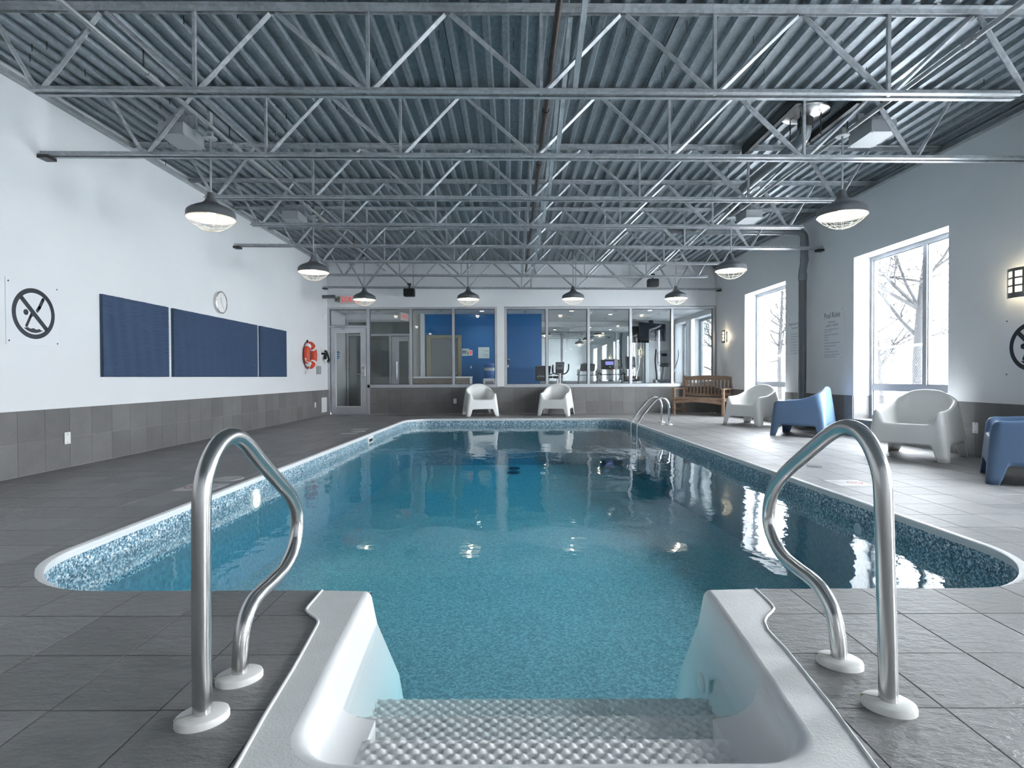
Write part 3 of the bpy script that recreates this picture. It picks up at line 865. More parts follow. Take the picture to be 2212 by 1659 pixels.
# end caps that face the pool
for s_ in (0, -1):
    mb = MB()
    for i, (z, g_) in enumerate(prof[1:]):
        w_ = well(min(z, 0), g_)[s_]; xo = 1.035 if s_ == 0 else -.82
        mb.v += [(w_[0]-SO.x, w_[1]-SO.y, z), (xo-SO.x, w_[1]+.012-SO.y, z)]
    for i in range(len(prof)-2):
        q = (2*i, 2*i+1, 2*i+3, 2*i+2); mb.f.append(q if s_ else q[::-1])
    mb.obj('end_cap', fib_smooth, st)
# treads with their studded pattern
def tread(x0, x1, y0, y1, z, front):
    p_ = .0455; step = p_/9
    nx = int((x1-x0)/step); ny = max(6, int((y1-y0)/step)); mb = MB()
    for j in range(ny+1):
        y = y0+(y1-y0)*j/ny
        for i in range(nx+1):
            x = x0+(x1-x0)*i/nx
            u, v = x/p_, y/(p_*.98)
            c2 = .5*(1+math.cos(2*PI*u)*math.cos(2*PI*v))
            e = min(1, min(x-x0, x1-x)/.03, (y-y0)/.02+.3, (y1-y)/.028)
            zz = z+.0115*max(0, (c2-.40)/.60)**.75*max(0, e)
            if y1-y < .012: zz -= .012*(1-(y1-y)/.012)**2
            mb.v.append((x-SO.x, y-SO.y, zz))
    for j in range(ny):
        for i in range(nx):
            a = j*(nx+1)+i; mb.f.append((a, a+1, a+nx+2, a+nx+1))
    a0 = ny*(nx+1); k = len(mb.v)                      # riser facing the pool
    for i in range(nx+1): xx, yy, zz = mb.v[a0+i]; mb.v.append((xx, yy+.004, z-front))
    for i in range(nx): mb.f.append((a0+i, a0+i+1, k+i+1, k+i))
    return mb
tread(-.425, .60, 1.30, 1.578, -.112, .12).obj('tread', fib_smooth, st, True)
tread(-.60, .80, 1.56, 1.80, -.180, .12).obj('tread', fib_smooth, st, True)
tread(-.62, .82, 1.79, 2.06, -.275, .85).obj('tread', fib_smooth, st, True)
# concave corner blocks beside the first tread
for s_, xw, xt, lb in ((-1, -.558, -.415, 'l'), (1, .742, .595, 'r')):
    sec = [(xw+s_*-.0, -.012)]
    n = 8
    for i in range(n+1):
        a = PI/2*i/n
        sec.append((xw-s_*.018+(xt-xw+s_*.018)*(1-math.cos(a)), -.03-.083*math.sin(a)))
    sec += [(xt, -.2), (xw+s_*.04, -.2), (xw+s_*.04, -.012)]
    mb = MB(); n = len(sec)
    y0, y1 = 1.30, 1.665
    for yy, dx_ in ((y0, 0), (y1, 0)): mb.v += [(x-SO.x, yy-SO.y, z) for x, z in sec]
    for i in range(n):
        q = (i, (i+1) % n, n+(i+1) % n, n+i); mb.f.append(q if s_ < 0 else q[::-1])
    mb.f.append(tuple(range(n, 2*n)) if s_ < 0 else tuple(reversed(range(n, 2*n))))
    mb.obj('corner_block', fib_smooth, st, 30)
rf = wall_disc('jet_fitting', .695, 2.05, -.215, .034, -1, white_gloss, st); rf.location = (-SO.x, PO.y-SO.y, 0)

# ------------------------------------------------------------------ grab rails
def smooth_path(pts, it=2):
    P = [Vector(p) for p in pts]
    for _ in range(it):
        Q = [P[0]]
        for a, b in zip(P, P[1:]): Q += [a.lerp(b, .25), a.lerp(b, .75)]
        Q.append(P[-1]); P = Q
    return P
railL = [(1.481, -.01), (1.481, .318), (1.486, .556), (1.491, .612), (1.507, .655), (1.541, .701), (1.59, .735), (1.66, .746), (1.736, .716), (1.813, .657), (1.98, .543), (2.09, .470), (2.148, .400), (2.148, .325), (2.108, .258), (2.029, .219), (1.914, .210), (1.794, .208), (1.743, .186), (1.711, .150), (1.694, .102), (1.684, -.01)]
railR = [(1.530, -.01), (1.538, .183), (1.548, .407), (1.556, .575), (1.562, .630), (1.592, .690), (1.636, .734), (1.684, .754), (1.741, .755), (1.82, .726), (1.988, .626), (2.118, .548), (2.215, .470), (2.258, .379), (2.254, .312), (2.208, .259), (2.136, .222), (2.021, .213), (1.905, .210), (1.841, .188), (1.793, .146), (1.769, .075), (1.762, -.01)]
def escutcheon(par, x, y, rz):
    e = MB().lathe([(.0, .023), (.058, .023), (.0655, .019), (.068, .012), (.068, .0), (0, 0)], n=40, sx=.98, sy=.78).obj('escutcheon', ivory, par, 40)
    e.location = (x, y, 0); e.rotation_euler = (0, 0, rz)
    MB().box((-.0668, -.0012, .004), (-.024, .0012, .0236)).obj('split_line', khaki, e)
for pts, x, lab, rz in ((railL, -.83, 'brushed stainless steel grab rail on the dark tiles left of the white steps', .55), (railR, 1.03, 'brushed stainless steel grab rail on the pale lit tiles right of the white steps', -.45)):
    y0, y1 = pts[0][0], pts[-1][0]
    r = thing('grab_rail', lab, 'handrail', (x, y0, 0), 0, 'grab rails beside the pool steps')
    MB().tube([(0, p.x-y0, p.y) for p in smooth_path([(a, b, 0) for a, b in pts], 2)], .0238, 22).obj('rail_tube', steel_brushed, r, True)
    escutcheon(r, 0, 0, rz); escutcheon(r, 0, y1-y0, rz)
for y, lab in ((10.5, 'nearer curved steel rail of the pool ladder on the far right edge'), (11.02, 'farther curved steel rail of the pool ladder on the far right edge')):
    r = thing('ladder_rail', lab, 'handrail', (2.93, y, 0), 0, 'pool ladder rails')
    pts = [(0, -.01), (.0, .25), (-.01, .38), (-.05, .47), (-.13, .515), (-.22, .49), (-.30, .42), (-.48, .20), (-.57, .06), (-.60, -.06), (-.60, -.9)]
    MB().tube([(p.x, 0, p.y) for p in smooth_path([(a, b, 0) for a, b in pts], 2)], .0225, 16).obj('rail_tube', chrome, r, True)
    MB().lathe([(.0, .022), (.05, .022), (.062, .012), (.062, 0), (0, 0)], n=24).obj('escutcheon', ivory, r, 40)
lt = thing('ladder_step', 'submerged white ladder step between the two ladder rails', 'ladder step', (2.33, 10.76, -.35))
MB().bevbox((-.05, -.234, -.02), (.05, .234, .02), .01).obj('step_body', white_gloss, lt)

# ------------------------------------------------------------------ fittings in the deck
def plaque(x0, y0, x1, y1, lab):
    o = thing('depth_marker', lab, 'deck sign', ((x0+x1)/2, (y0+y1)/2, 0), 0, 'deck markers round the pool')
    w_, h_ = (x1-x0)/2, (y1-y0)/2
    MB().box((-w_, -h_, 0), (w_, h_, .0022)).obj('plate', lit_plate, o)
    return o
def flat_ring(mb, cx, cyy, r0, r1, z, n=32, sy=1.0):
    k = len(mb.v)
    for r in (r0, r1):
        for j in range(n): a = 2*PI*j/n; mb.v.append((cx+r*math.cos(a), cyy+r*sy*math.sin(a), z))
    for j in range(n): mb.f.append((k+j, k+n+j, k+n+(j+1) % n, k+(j+1) % n))
    return mb
for (a, lab) in (((-2.758, 4.51, -2.44, 4.81), 'white no diving deck plaque with red circle, left side beside the near grab rail'), ((2.70, 4.62, 3.0, 4.88), 'faded no diving deck plaque with red circle, right deck behind the right grab rail')):
    o = plaque(*a, lab); s_ = -1 if a[0] < 0 else 1
    cx = -.075 if s_ < 0 else .05
    mb = flat_ring(MB(), cx, 0, .052, .064, .0032)
    mb.add([(cx-.042, .035, .0032), (cx-.035, .042, .0032), (cx+.042, -.035, .0032), (cx+.035, -.042, .0032)][::-1], [(0, 1, 2, 3)])
    mb.obj('prohibition_ring', red_ink, o)
    mb = MB(); mb.add([(cx-.03, 0, .003), (cx+.0, .0, .003), (cx+.03, .016, .003), (cx+.028, .024, .003), (cx-.0, .012, .003), (cx-.03, .01, .003)], [(0, 1, 2, 3, 4, 5)]); mb.obj('diver_mark', ink_grey, o)
    text('lettering', 'NO DIVING', .034, ink_grey, o, basis((1, 0, 0), (0, 1, 0), (.02 if s_ < 0 else -.14, -.012, .003)), sx=.55)
    text('lettering', '4 FT', .05, ink_grey, o, basis((1, 0, 0), (0, 1, 0), (.04 if s_ < 0 else -.13, .03, .003)), sx=.7)
for (a, lab) in (((-2.80, 9.02, -2.53, 9.2), 'small pale deck plaque with lettering on the left pool edge near the skimmer'), ((-2.82, 9.75, -2.55, 9.95), 'small pale deck plaque on the left pool edge nearest the far corner'), ((-.25, 12.36, .24, 12.5), 'grey depth plaque at the middle of the far pool edge')):
    o = plaque(*a, lab); text('lettering', '8 FT' if a[1] > 12 else 'NO DIVING', .10 if a[1] > 12 else .05, ink_grey, o, basis((1, 0, 0), (0, 1, 0), (-.11, -.03, .003)))
def lid(x, y, r, lab):
    o = thing('skimmer_lid', lab, 'lid', (x, y, 0), 0, 'round skimmer lids')
    MB().lathe([(0, .004), (r*.98, .004), (r, 0), (0, 0)], n=40).obj('cover', lid_m, o, 40)
    mb = MB()
    for q in (.45, .6, .75, .9): flat_ring(mb, 0, 0, r*q-.003, r*q+.003, .0052, 40)
    mb.obj('groove_ring', grey_plastic, o)
lid(-2.57, 5.06, .125, 'round ridged skimmer lid by the left pool edge behind the left grab rail')
lid(-2.62, 9.47, .125, 'round skimmer lid by the far left pool edge')
fd = thing('floor_drain', 'small round dark drain in the right deck behind the right grab rail', 'drain', (3.025, 5.62, 0))
MB().lathe([(0, .002), (.04, .002), (.07, .003), (.072, 0), (0, 0)], n=24).obj('grate', mat_dark, fd, 40)
fd = thing('floor_drain', 'dark floor drain in front of the glass door', 'drain', (-4.0, 13.3, 0))
MB().lathe([(0, .002), (.13, .002), (.15, .003), (.152, 0), (0, 0)], n=24).obj('grate', mat_dark, fd, 40)

# ------------------------------------------------------------------ pendant lamps
def pendant():
    o = thing('pendant_lamp', 'x', 'lamp', (0, 0, 0))
    R = .245
    sh = [(.026, .275), (.034, .272), (.040, .250), (.050, .205), (.070, .172), (.10, .150), (.16, .122), (.205, .098), (.232, .074), (.240, .055), (.242, .012), (R, .0),
          (R-.004, .0), (.236, .012), (.234, .052), (.225, .072), (.198, .094), (.15, .118), (.09, .144), (.045, .17), (.03, .22)]
    MB().lathe(sh[:12], n=40).obj('shade', grey_metal, o, 30)
    MB().lathe(sh[12:], n=40).obj('reflector', lamp_in, o, 40)
    MB().tube([(0, 0, .27), (0, 0, .845)], .0105, 10).obj('rod', grey_box, o, 40)
    MB().lathe([(.0, .84), (.066, .84), (.070, .846), (.068, .856), (.0, .858)], n=24).obj('canopy', grey_box, o, 40)
    MB().box((-.025, -.025, .858), (.025, .025, .93)).obj('junction_box', grey_box, o)
    mb = MB()
    gd = lambda r: -.135*(1-(r/R)**2)-.002
    for r in (.06, .125, .19, R-.003):
        mb.tube([(r*math.cos(2*PI*i/28), r*math.sin(2*PI*i/28), gd(r)) for i in range(29)], .0022, 4, False)
    for i in range(8):
        a = PI*i/8
        mb.tube([(q*R*math.cos(a), q*R*math.sin(a), gd(abs(q)*R)) for q in [-1+j/8 for j in range(17)]], .0022, 4, False)
    mb.obj('wire_guard', wire_white, o, True)
    bm = bmesh.new(); bmesh.ops.create_uvsphere(bm, u_segments=16, v_segments=10, radius=.042)
    for v in bm.verts: v.co.z = v.co.z*1.25+.055
    MB().from_bm(bm).obj('bulb', bulb_m, o, True)
    l = bpy.data.lights.new('lamp_light', 'POINT'); l.energy = PENDANT_W; l.color = (1, .90, .76); l.shadow_soft_size = .05
    lo = bpy.data.objects.new('lamp_light', l); COL.objects.link(lo); lo.parent = o; lo.location = (0, 0, -.01)
    return o
pend = [(-3.21, 6.0, 'large grey pendant lamp hanging at the left nearest the camera'), (3.515, 6.0, 'large grey pendant lamp hanging at the right nearest the camera'),
        (-3.21, 9.08, 'second pendant lamp from the front on the left, above the wall clock side'), (3.53, 9.08, 'second pendant lamp from the front on the right, left of the vertical drain pipe'),
        (-3.24, 12.3, 'leftmost pendant of the back row, partly covering the red SORTIE sign'), (-.965, 12.3, 'second pendant from the left in the back row before the glazed wall'),
        (1.33, 12.3, 'third pendant from the left in the back row, above the treadmill room glazing'), (3.585, 12.3, 'rightmost pendant of the back row before the glazed wall')]
P0 = pendant()
for i, (x, y, lab) in enumerate(pend):
    o = P0 if i == 0 else copy_tree(P0)
    place(o, (x, y, 2.612), .2*i, lab, 'grey pendant lamps with wire guards')
    MB().box((-.012, -.03, .93), (.012, .03, deck_z(x)-2.612+.012)).obj('mounting_strut', joist_m, o)
def ballast(x, y, lab):
    o = thing('ballast_box', lab, 'box', (x, y, 3.42), 0, 'ballast boxes under the deck')
    MB().bevbox((-.13, -.20, 0), (.13, .20, .125), .006).obj('housing', grey_box, o)
    MB().box((-.137, -.207, -.004), (.137, .207, .006)).obj('cover', grey_box, o)
    for sx in (-1, 1):
        for sy in (-1, 1): MB().lathe([(0, -.007), (.006, -.007), (.006, -.003)], (sx*.12, sy*.19, 0), 8).obj('screw', black_steel, o)
    MB().box((-.16, -.02, .125), (.16, .02, .27)).obj('bracket', joist_m, o)
ballast(-3.50, 5.98, 'pale grey ballast box beside the canopy of the large left pendant')
ballast(3.83, 6.0, 'pale grey ballast box beside the canopy of the large right pendant')
ballast(-3.50, 9.06, 'pale grey ballast box beside the second pendant on the left')
ballast(3.83, 9.1, 'pale grey ballast box beside the second pendant on the right')

# ------------------------------------------------------------------ moulded tub chairs
def tub_chair(mat):
    """one-piece armchair; front faces -Y, feet on z=0"""
    W2, D2 = .385, .405                        # half width / depth at the feet
    cols = []
    def side(a, b, n, ease=False): return [a+(b-a)*i/n for i in range(n)]
    # perimeter parameter: front(-Y) left->right, right, back, left; store unit-square position with corner rounding
    fr_ = [0, .05, .09, .115, .14, .155, .17, .2, .24, .3, .38, .46, .5]
    half = fr_ + [1-f for f in fr_[::-1][1:]]
    per = []
    for s_ in range(4):
        for f in half[:-1]: per.append((s_, f))
    n = len(per)
    def pos(s_, f, hw, hd0, hd1, rc):
        """point on a rounded rectangle, x half width hw, front edge y=-hd0, back edge y=hd1; rc corner radii (front, back)"""
        cs = [(-hw, -hd0), (hw, -hd0), (hw, hd1), (-hw, hd1)]
        a, b = Vector(cs[s_]), Vector(cs[(s_+1) % 4]); p = a.lerp(b, f)
        def rad(i): return rc[0] if i < 2 else rc[1]
        ln = (b-a).length
        for i, c, d in ((s_, a, f*ln), ((s_+1) % 4, b, (1-f)*ln)):
            r = rad(i)
            if d < r:                           # quarter of the rounded corner: map distance to arc
                cc = Vector((c.x-math.copysign(r, c.x), c.y-math.copysign(r, c.y)))
                e = (b-a).normalized(); inn = cc-c
                t = d/r*PI/4
                al = e if i == s_ else -e
                oth = Vector((math.copysign(1, inn.x) if abs(al.x) < .5 else 0, math.copysign(1, inn.y) if abs(al.y) < .5 else 0))
                p = cc - oth*r*math.sin(PI/4+t) - al*r*math.cos(PI/4+t)
        return p
    def sm(x): x = max(0, min(1, x)); return x*x*(3-2*x)
    def rim_h(x, y):
        """height of the rim from where it runs"""
        ax = abs(x)
        if y < -.29: return .375+.145*sm((ax-.21)/.12)   # front: low middle, rising to the arm tops
        t = (y+.29)/.62                         # along the arm to the back
        h = .52+.025*sm(t*1.6)+.09*sm((t-.42)/.58)
        return h+.105*max(0, 1-(ax/.335)**2.6)*sm((y-.20)/.12)
    def foot_z(s_, f):
        d = min(f, 1-f)
        return 0 if d < .1 else (.165 if d > .2 else .165*sm((d-.112)/.07))
    rings = []
    # outer wall from the feet/arches to the rim, then over the rim and down inside
    nz = 9
    pts_rim = []
    for s_, f in per:
        p = pos(s_, f, W2-.045, D2-.035, D2-.055, (.05, .13)); pts_rim.append(p)
    rim = [rim_h(p.x, p.y) for p in pts_rim]
    for it in range(2): rim = [.25*rim[i-1]+.5*rim[i]+.25*rim[(i+1) % n] for i in range(n)]
    for k in range(nz+1):
        t = k/nz; ring_ = []
        for (s_, f), h in zip(per, rim):
            z0 = foot_z(s_, f); z = z0+(h-.012-z0)*t; q = z/.74
            hw = W2-.075*q-.01*q*q; d0 = D2-.055*q; d1 = D2-.035-.05*q
            p = pos(s_, f, hw, d0, d1, (.028+.05*q, .03+.16*q*q)); ring_.append((p.x, p.y, z))
        rings.append(ring_)
    for ins, dz in ((.006, .004), (.016, .010), (.030, .008), (.042, -.006)):
        ring_ = []
        for (s_, f), h in zip(per, rim):
            z = h+dz; q = h/.74
            hw = W2-.075*q-.01*q*q-ins; d0 = D2-.055*q-ins; d1 = D2-.035-.05*q-ins
            p = pos(s_, f, hw, d0, d1, (.06, .03+.15*q*q)); ring_.append((p.x, p.y, z))
        rings.append(ring_)
    for t, ins in ((.2, .055), (.45, .072), (.7, .09), (.88, .115), (.97, .15), (1, .21)):
        ring_ = []
        for (s_, f), h in zip(per, rim):
            p0_ = pos(s_, f, W2-.06, D2-.045, D2-.075, (.07, .12))
            zs_ = .335-.03*(p0_.y+.37)/.7                       # seat height falls to the back
            z = h-.006+(zs_-h+.006)*t; q = h/.74
            front = 1 if (s_ == 0 and .12 < f < .88) else 0
            i2 = ins*(.55 if front else 1)
            hw = W2-.075*q-i2; d0 = D2-.055*q-i2*(1.0 if front else .8); d1 = D2-.06-i2-.02*t
            p = pos(s_, f, hw, d0, d1, (.08, .10)); ring_.append((p.x, p.y, z))
        rings.append(ring_)
    mb = MB()
    for r in rings: mb.v += r
    for i in range(len(rings)-1):
        for j in range(n): mb.f.append((i*n+j, i*n+(j+1) % n, (i+1)*n+(j+1) % n, (i+1)*n+j))
    c = len(mb.v); mb.v.append((0, .0, .318)); e = (len(rings)-1)*n
    for j in range(n): mb.f.append((e+j, e+(j+1) % n, c))
    me = mb.mesh('tub_chair', mat, True)
    return me
def chair_obj(me, x, y, fx, fy, lab, grp):
    o = bpy.data.objects.new('tub_chair', me); COL.objects.link(o)
    o.location = (x, y, 0); o.rotation_euler = (0, 0, math.atan2(fx, -fy))
    m_ = o.modifiers.new('wall', 'SOLIDIFY'); m_.thickness = .006; m_.offset = -1
    tag(o, lab, 'chair', grp); return o
mw, mbm = tub_chair(white_plastic), tub_chair(blue_plastic)
chair_obj(mw, -.775, 13.30, .225, -.974, 'white moulded tub chair left of the pair against the glazed back wall', 'moulded tub chairs')
chair_obj(mw, 1.040, 13.36, -.26, -.966, 'white moulded tub chair right of the pair against the glazed back wall', 'moulded tub chairs')
chair_obj(mw, 4.52, 10.53, -.83, -.56, 'white moulded tub chair between the wooden bench and the blue chair', 'moulded tub chairs')
chair_obj(mbm, 4.50, 8.64, -.75, .66, 'blue moulded tub chair turned away, in front of the vertical drain pipe', 'moulded tub chairs')
chair_obj(mw, 4.57, 6.33, -.79, -.61, 'large white moulded tub chair in front of the near window', 'moulded tub chairs')
chair_obj(mbm, 4.50, 4.74, -.80, .60, 'blue moulded tub chair cut by the right edge of the view', 'moulded tub chairs')

# ------------------------------------------------------------------ teak bench in the far right corner
bn = thing('garden_bench', 'slatted teak bench set diagonally in the far right corner', 'bench', (4.45, 13.14, 0), math.atan2(-.70, .714))
BW = .60
def leg(x, y, h, rake=0):
    MB().wedge([(x-.026, y-.026, 0), (x+.026, y-.026, 0), (x+.026, y+.026, 0), (x-.026, y+.026, 0)],
               [(x-.026, y-.026+rake, h), (x+.026, y-.026+rake, h), (x+.026, y+.026+rake, h), (x-.026, y+.026+rake, h)]).obj('leg', teak, bn)
for s_ in (-1, 1):
    leg(s_*BW, -.24, .60); leg(s_*BW, .22, .93, .09)
    MB().bevbox((s_*BW-.036, -.29, .60), (s_*BW+.036, .28, .632), .008).obj('armrest', teak, bn)
    MB().box((s_*BW-.018, -.22, .33), (s_*BW+.018, .21, .40)).obj('side_rail', teak, bn)
    MB().box((s_*BW-.014, -.22, .11), (s_*BW+.014, .21, .155)).obj('stretcher', teak, bn)
def arch_bar(x0, x1, y0, y1, zc, h, rise, nm, top_only=False):
    mb = MB(); n = 14
    for i in range(n+1):
        x = x0+(x1-x0)*i/n; u = 2*i/n-1; zz = zc+rise*(1-u*u); zb = zc-h+(0 if top_only else rise*(1-u*u))
        mb.v += [(x, y0, zb), (x, y1, zb), (x, y1, zz), (x, y0, zz)]
    for i in range(n):
        for j in range(4): mb.f.append((i*4+j, i*4+4+j, i*4+4+(j+1) % 4, i*4+(j+1) % 4))
    mb.f += [(0, 1, 2, 3), (n*4+3, n*4+2, n*4+1, n*4)]
    mb.obj(nm, teak, bn)
arch_bar(-BW+.02, BW-.02, .285, .315, .89, .075, .04, 'top_rail', True)
arch_bar(-BW+.02, BW-.02, .255, .285, .525, .06, -.035, 'lower_back_rail')
for i in range(13):
    x = -.53+1.06*i/12
    MB().wedge([(x-.019, .262, .49), (x+.019, .262, .49), (x+.019, .278, .49), (x-.019, .278, .49)], [(x-.019, .29, .87), (x+.019, .29, .87), (x+.019, .306, .87), (x-.019, .306, .87)]).obj('slat', teak, bn)
for i in range(6):
    y = -.235+.078*i
    MB().bevbox((-BW+.01, y, .40-.012*i/5), (BW-.01, y+.062, .42-.012*i/5), .004).obj('seat_slat', teak, bn)
arch_bar(-BW+.03, BW-.03, -.262, -.238, .335, .075, .045, 'front_apron')
MB().box((-BW, -.26, .36), (BW, -.235, .40)).obj('front_rail', teak, bn)

# ------------------------------------------------------------------ things on the left wall
LB = lambda y, z, o=0: basis((0, 1, 0), (0, 0, 1), (LW+o, y, z))       # looking at the left wall: right is +Y, normal +X
def left_thing(name, lab, cat, y, z, group=None):
    o = thing(name, lab, cat, group=group); o.matrix_world = LB(y, z); return o
def wave_panel(y0, y1, z0, z1, lab):
    o = left_thing('acoustic_panel', lab, 'wall panel', (y0+y1)/2, (z0+z1)/2, 'blue wave panels'); w_, h_ = (y1-y0)/2, (z1-z0)/2
    mb = MB(); nx = int(w_*2/.035); nz = 156
    for j in range(nz+1):
        z = -h_+2*h_*j/nz
        for i in range(nx+1):
            x = -w_+2*w_*i/nx; X = x+y0
            ph = z/.0288+ .80*math.sin(X*15.5+.8*math.sin(z*3.1))
            hh = .010*(.5+.5*math.sin(2*PI*ph))
            mb.v.append((x, z, .028+hh))
    for j in range(nz):
        for i in range(nx): a = j*(nx+1)+i; mb.f.append((a, a+1, a+nx+2, a+nx+1))
    mb.obj('wave_face', panel_blue, o, True)
    MB().box((-w_, -h_, 0), (w_, h_, .027)).obj('backing', panel_edge, o)
panel_blue = simple('blue wave panel', (.031, .062, .130), .5)
panel_edge = simple('panel edge', (.03, .06, .10), .5)
wave_panel(6.23, 7.43, .929, 1.85, 'first blue wave relief wall panel, beside the no diving sign')
wave_panel(7.53, 10.02, .929, 1.85, 'long middle blue wave relief wall panel under the clock')
wave_panel(10.12, 11.30, .929, 1.85, 'third blue wave relief wall panel, nearest the life ring')

def no_diving(par, s):
    """pictogram on a square board of half size s, drawn in the board's plane"""
    R0, R1 = .80*s, .655*s; z = .0065
    mb = MB(); flat_ring(mb, 0, 0, R1, R0, z, 64)
    c = math.cos(PI/4); hw = .075*s; a = R1+.02*s
    mb.add([(-a*c-hw*c, a*c-hw*c, z), (-a*c+hw*c, a*c+hw*c, z), (a*c+hw*c, -a*c+hw*c, z), (a*c-hw*c, -a*c-hw*c, z)][::-1], [(0, 1, 2, 3)])
    mb.obj('prohibition_ring', ink, par)
    def stroke(mb, pts, r):
        for (x0, y0), (x1, y1) in zip(pts, pts[1:]):
            d = Vector((x1-x0, y1-y0)).normalized()*r; p = Vector((-d.y, d.x))
            mb.add([(x0+p.x, y0+p.y, z), (x0-p.x, y0-p.y, z), (x1-p.x, y1-p.y, z), (x1+p.x, y1+p.y, z)], [(0, 1, 2, 3)])
        for x, y in (pts[0], pts[-1]): mb.add([(x+r*math.cos(t_*PI/8), y+r*math.sin(t_*PI/8), z) for t_ in range(16)], [tuple(range(16))])
        if len(pts) > 2:
            for x, y in pts[1:-1]: mb.add([(x+r*math.cos(t_*PI/8), y+r*math.sin(t_*PI/8), z-.0002) for t_ in range(16)], [tuple(range(16))])
    mb = MB()
    mb.add([(-.30*s+.092*s*math.cos(t_*PI/12), .02*s+.092*s*math.sin(t_*PI/12), z) for t_ in range(24)], [tuple(range(24))])
    stroke(mb, [(.20*s, .215*s), (.345*s, .49*s)], .058*s)
    mb.add([(.055*s, .115*s, z), (.125*s, .035*s, z), (.255*s, .19*s, z), (.15*s, .24*s, z)], [(0, 1, 2, 3)])
    stroke(mb, [(-.13*s, -.09*s), (-.285*s, -.40*s)], .047*s)
    mb.add([(-.17*s, -.08*s, z), (-.02*s, -.10*s, z), (-.125*s, .03*s, z)], [(0, 1, 2)])
    top = [(-.45*s+.84*s*i/24, -.455*s-.055*s*i/24+.035*s*abs(math.sin(PI*(i/24)*4))*-1+.03*s) for i in range(25)]
    top = [(x, y) for x, y in top if x*x+y*y < (.60*s)**2 and x+y < -.105*s]
    rr = .605*s; a0, a1 = math.atan2(top[-1][1], top[-1][0]), math.atan2(top[0][1], top[0][0])
    bot = [(rr*math.cos(a0+(a1-a0)*i/20), rr*math.sin(a0+(a1-a0)*i/20)) for i in range(21)]
    poly = top+bot
    k = len(mb.v); mb.add([(x, y, z) for x, y in poly], [tuple(reversed(range(len(poly))))])
    mb.obj('diver_and_waves', ink, par)
    for sx in (-1, 1):
        for sy in (-1, 1): MB().lathe([(0, .008), (.007, .008), (.008, .0055)], (sx*.90*s, sy*.90*s, 0), 10).obj('screw', ink, par)
o = left_thing('no_diving_sign', 'white no diving sign at the left edge of the view', 'sign', 5.37, 1.533)
MB().bevbox((-.30, -.306, 0), (.30, .306, .006), .001).obj('board', sign_white, o); no_diving(o, .302)

o = left_thing('wall_clock', 'round white wall clock above the long blue panel', 'clock', 8.77, 2.09)
R = .172
MB().lathe([(0, .0), (R, .0), (R, .045), (R-.012, .05), (R-.016, .038), (0, .038)], n=48).obj('case', steel_brushed, o, 35)
MB().lathe([(0, .0392), (R-.016, .0392)], n=48).obj('dial', white_gloss, o)
mb = MB()
for i in range(12):
    a = i*PI/6; mb.bar((.135*math.cos(a), .135*math.sin(a), .040), (.148*math.cos(a), .148*math.sin(a), .040), .005, .001)
mb.obj('hour_mark', ink, o)
MB().bar((0, -.0, .0415), (-.022, .080, .0415), .006, .001).obj('hour_hand', ink, o)
MB().bar((0, -.0, .0425), (.075, -.105, .0425), .004, .001).obj('minute_hand', ink, o)

o = left_thing('life_ring', 'orange life ring with white bands hung near the glass door', 'life ring', 12.50, 1.41)
mb = MB(); n1, n2 = 48, 16
Rm_, rm_ = .232, .074
for i in range(n1):
    a = 2*PI*i/n1
    for j in range(n2):
        b = 2*PI*j/n2; r = Rm_+rm_*math.cos(b); mb.v.append((r*math.cos(a), r*math.sin(a), .08+rm_*.85*math.sin(b)))
for i in range(n1):
    for j in range(n2): mb.f.append((i*n2+j, ((i+1) % n1)*n2+j, ((i+1) % n1)*n2+(j+1) % n2, i*n2+(j+1) % n2))
mb.obj('ring', ring_red, o, True)
for c in (48, 132, 228, 312):
    mb = MB(); n3 = 5
    for i in range(n3+1):
        a = math.radians(c-9+18*i/n3)
        for j in range(n2): b = 2*PI*j/n2; r = Rm_+(rm_+.003)*math.cos(b); mb.v.append((r*math.cos(a), r*math.sin(a), .08+(rm_+.003)*.85*math.sin(b)))
    for i in range(n3):
        for j in range(n2): mb.f.append((i*n2+j, (i+1)*n2+j, (i+1)*n2+(j+1) % n2, i*n2+(j+1) % n2))
    mb.obj('band', sign_white, o, True)
MB().tube(smooth_path([(-.28, -.10, .10), (-.37, -.06, .09), (-.36, -.17, .12), (-.24, -.16, .16), (-.19, -.24, .15), (-.12, -.36, .06), (-.16, -.42, .03), (-.05, -.36, .03), (-.02, -.42, .03)]), .008, 8).obj('rope', rope_m, o, True)
MB().bevbox((-.02, .20, 0), (.02, .34, .03)).obj('hook', black, o)

o = left_thing('alarm_box', 'white wall box with lower grey case between the life ring and the door', 'box', 13.22, 1.25)
MB().bevbox((-.13, -.07, 0), (.13, .20, .09)).obj('upper_case', white_gloss, o); MB().bevbox((-.14, -.26, 0), (.04, -.075, .06)).obj('lower_case', grey_box, o); MB().box((.06, .06, .09), (.10, .17, .093)).obj('window_strip', black, o)
o = left_thing('wall_telephone', 'black wall telephone handset beside the glass door', 'telephone', 13.50, 1.42)
MB().tube([(-.12, .13, .10), (-.09, .11, .13), (-.06, .07, .14), (.06, -.06, .14), (.09, -.09, .13), (.12, -.12, .10)], [.026, .032, .024, .024, .032, .026], 10).obj('handset', black, o, True)
MB().bevbox((-.06, -.07, 0), (.07, .09, .09)).obj('cradle', black, o)
MB().tube(smooth_path([(.05, -.09, .1), (.03, -.16, .12), (.08, -.17, .14), (.10, -.10, .15)]), .006, 6).obj('cord', black, o)
o = left_thing('wall_switch', 'small ivory wall plate above the white box near the telephone', 'switch', 13.47, 1.57)
MB().bevbox((-.05, -.07, 0), (.05, .07, .012)).obj('plate', ivory, o)
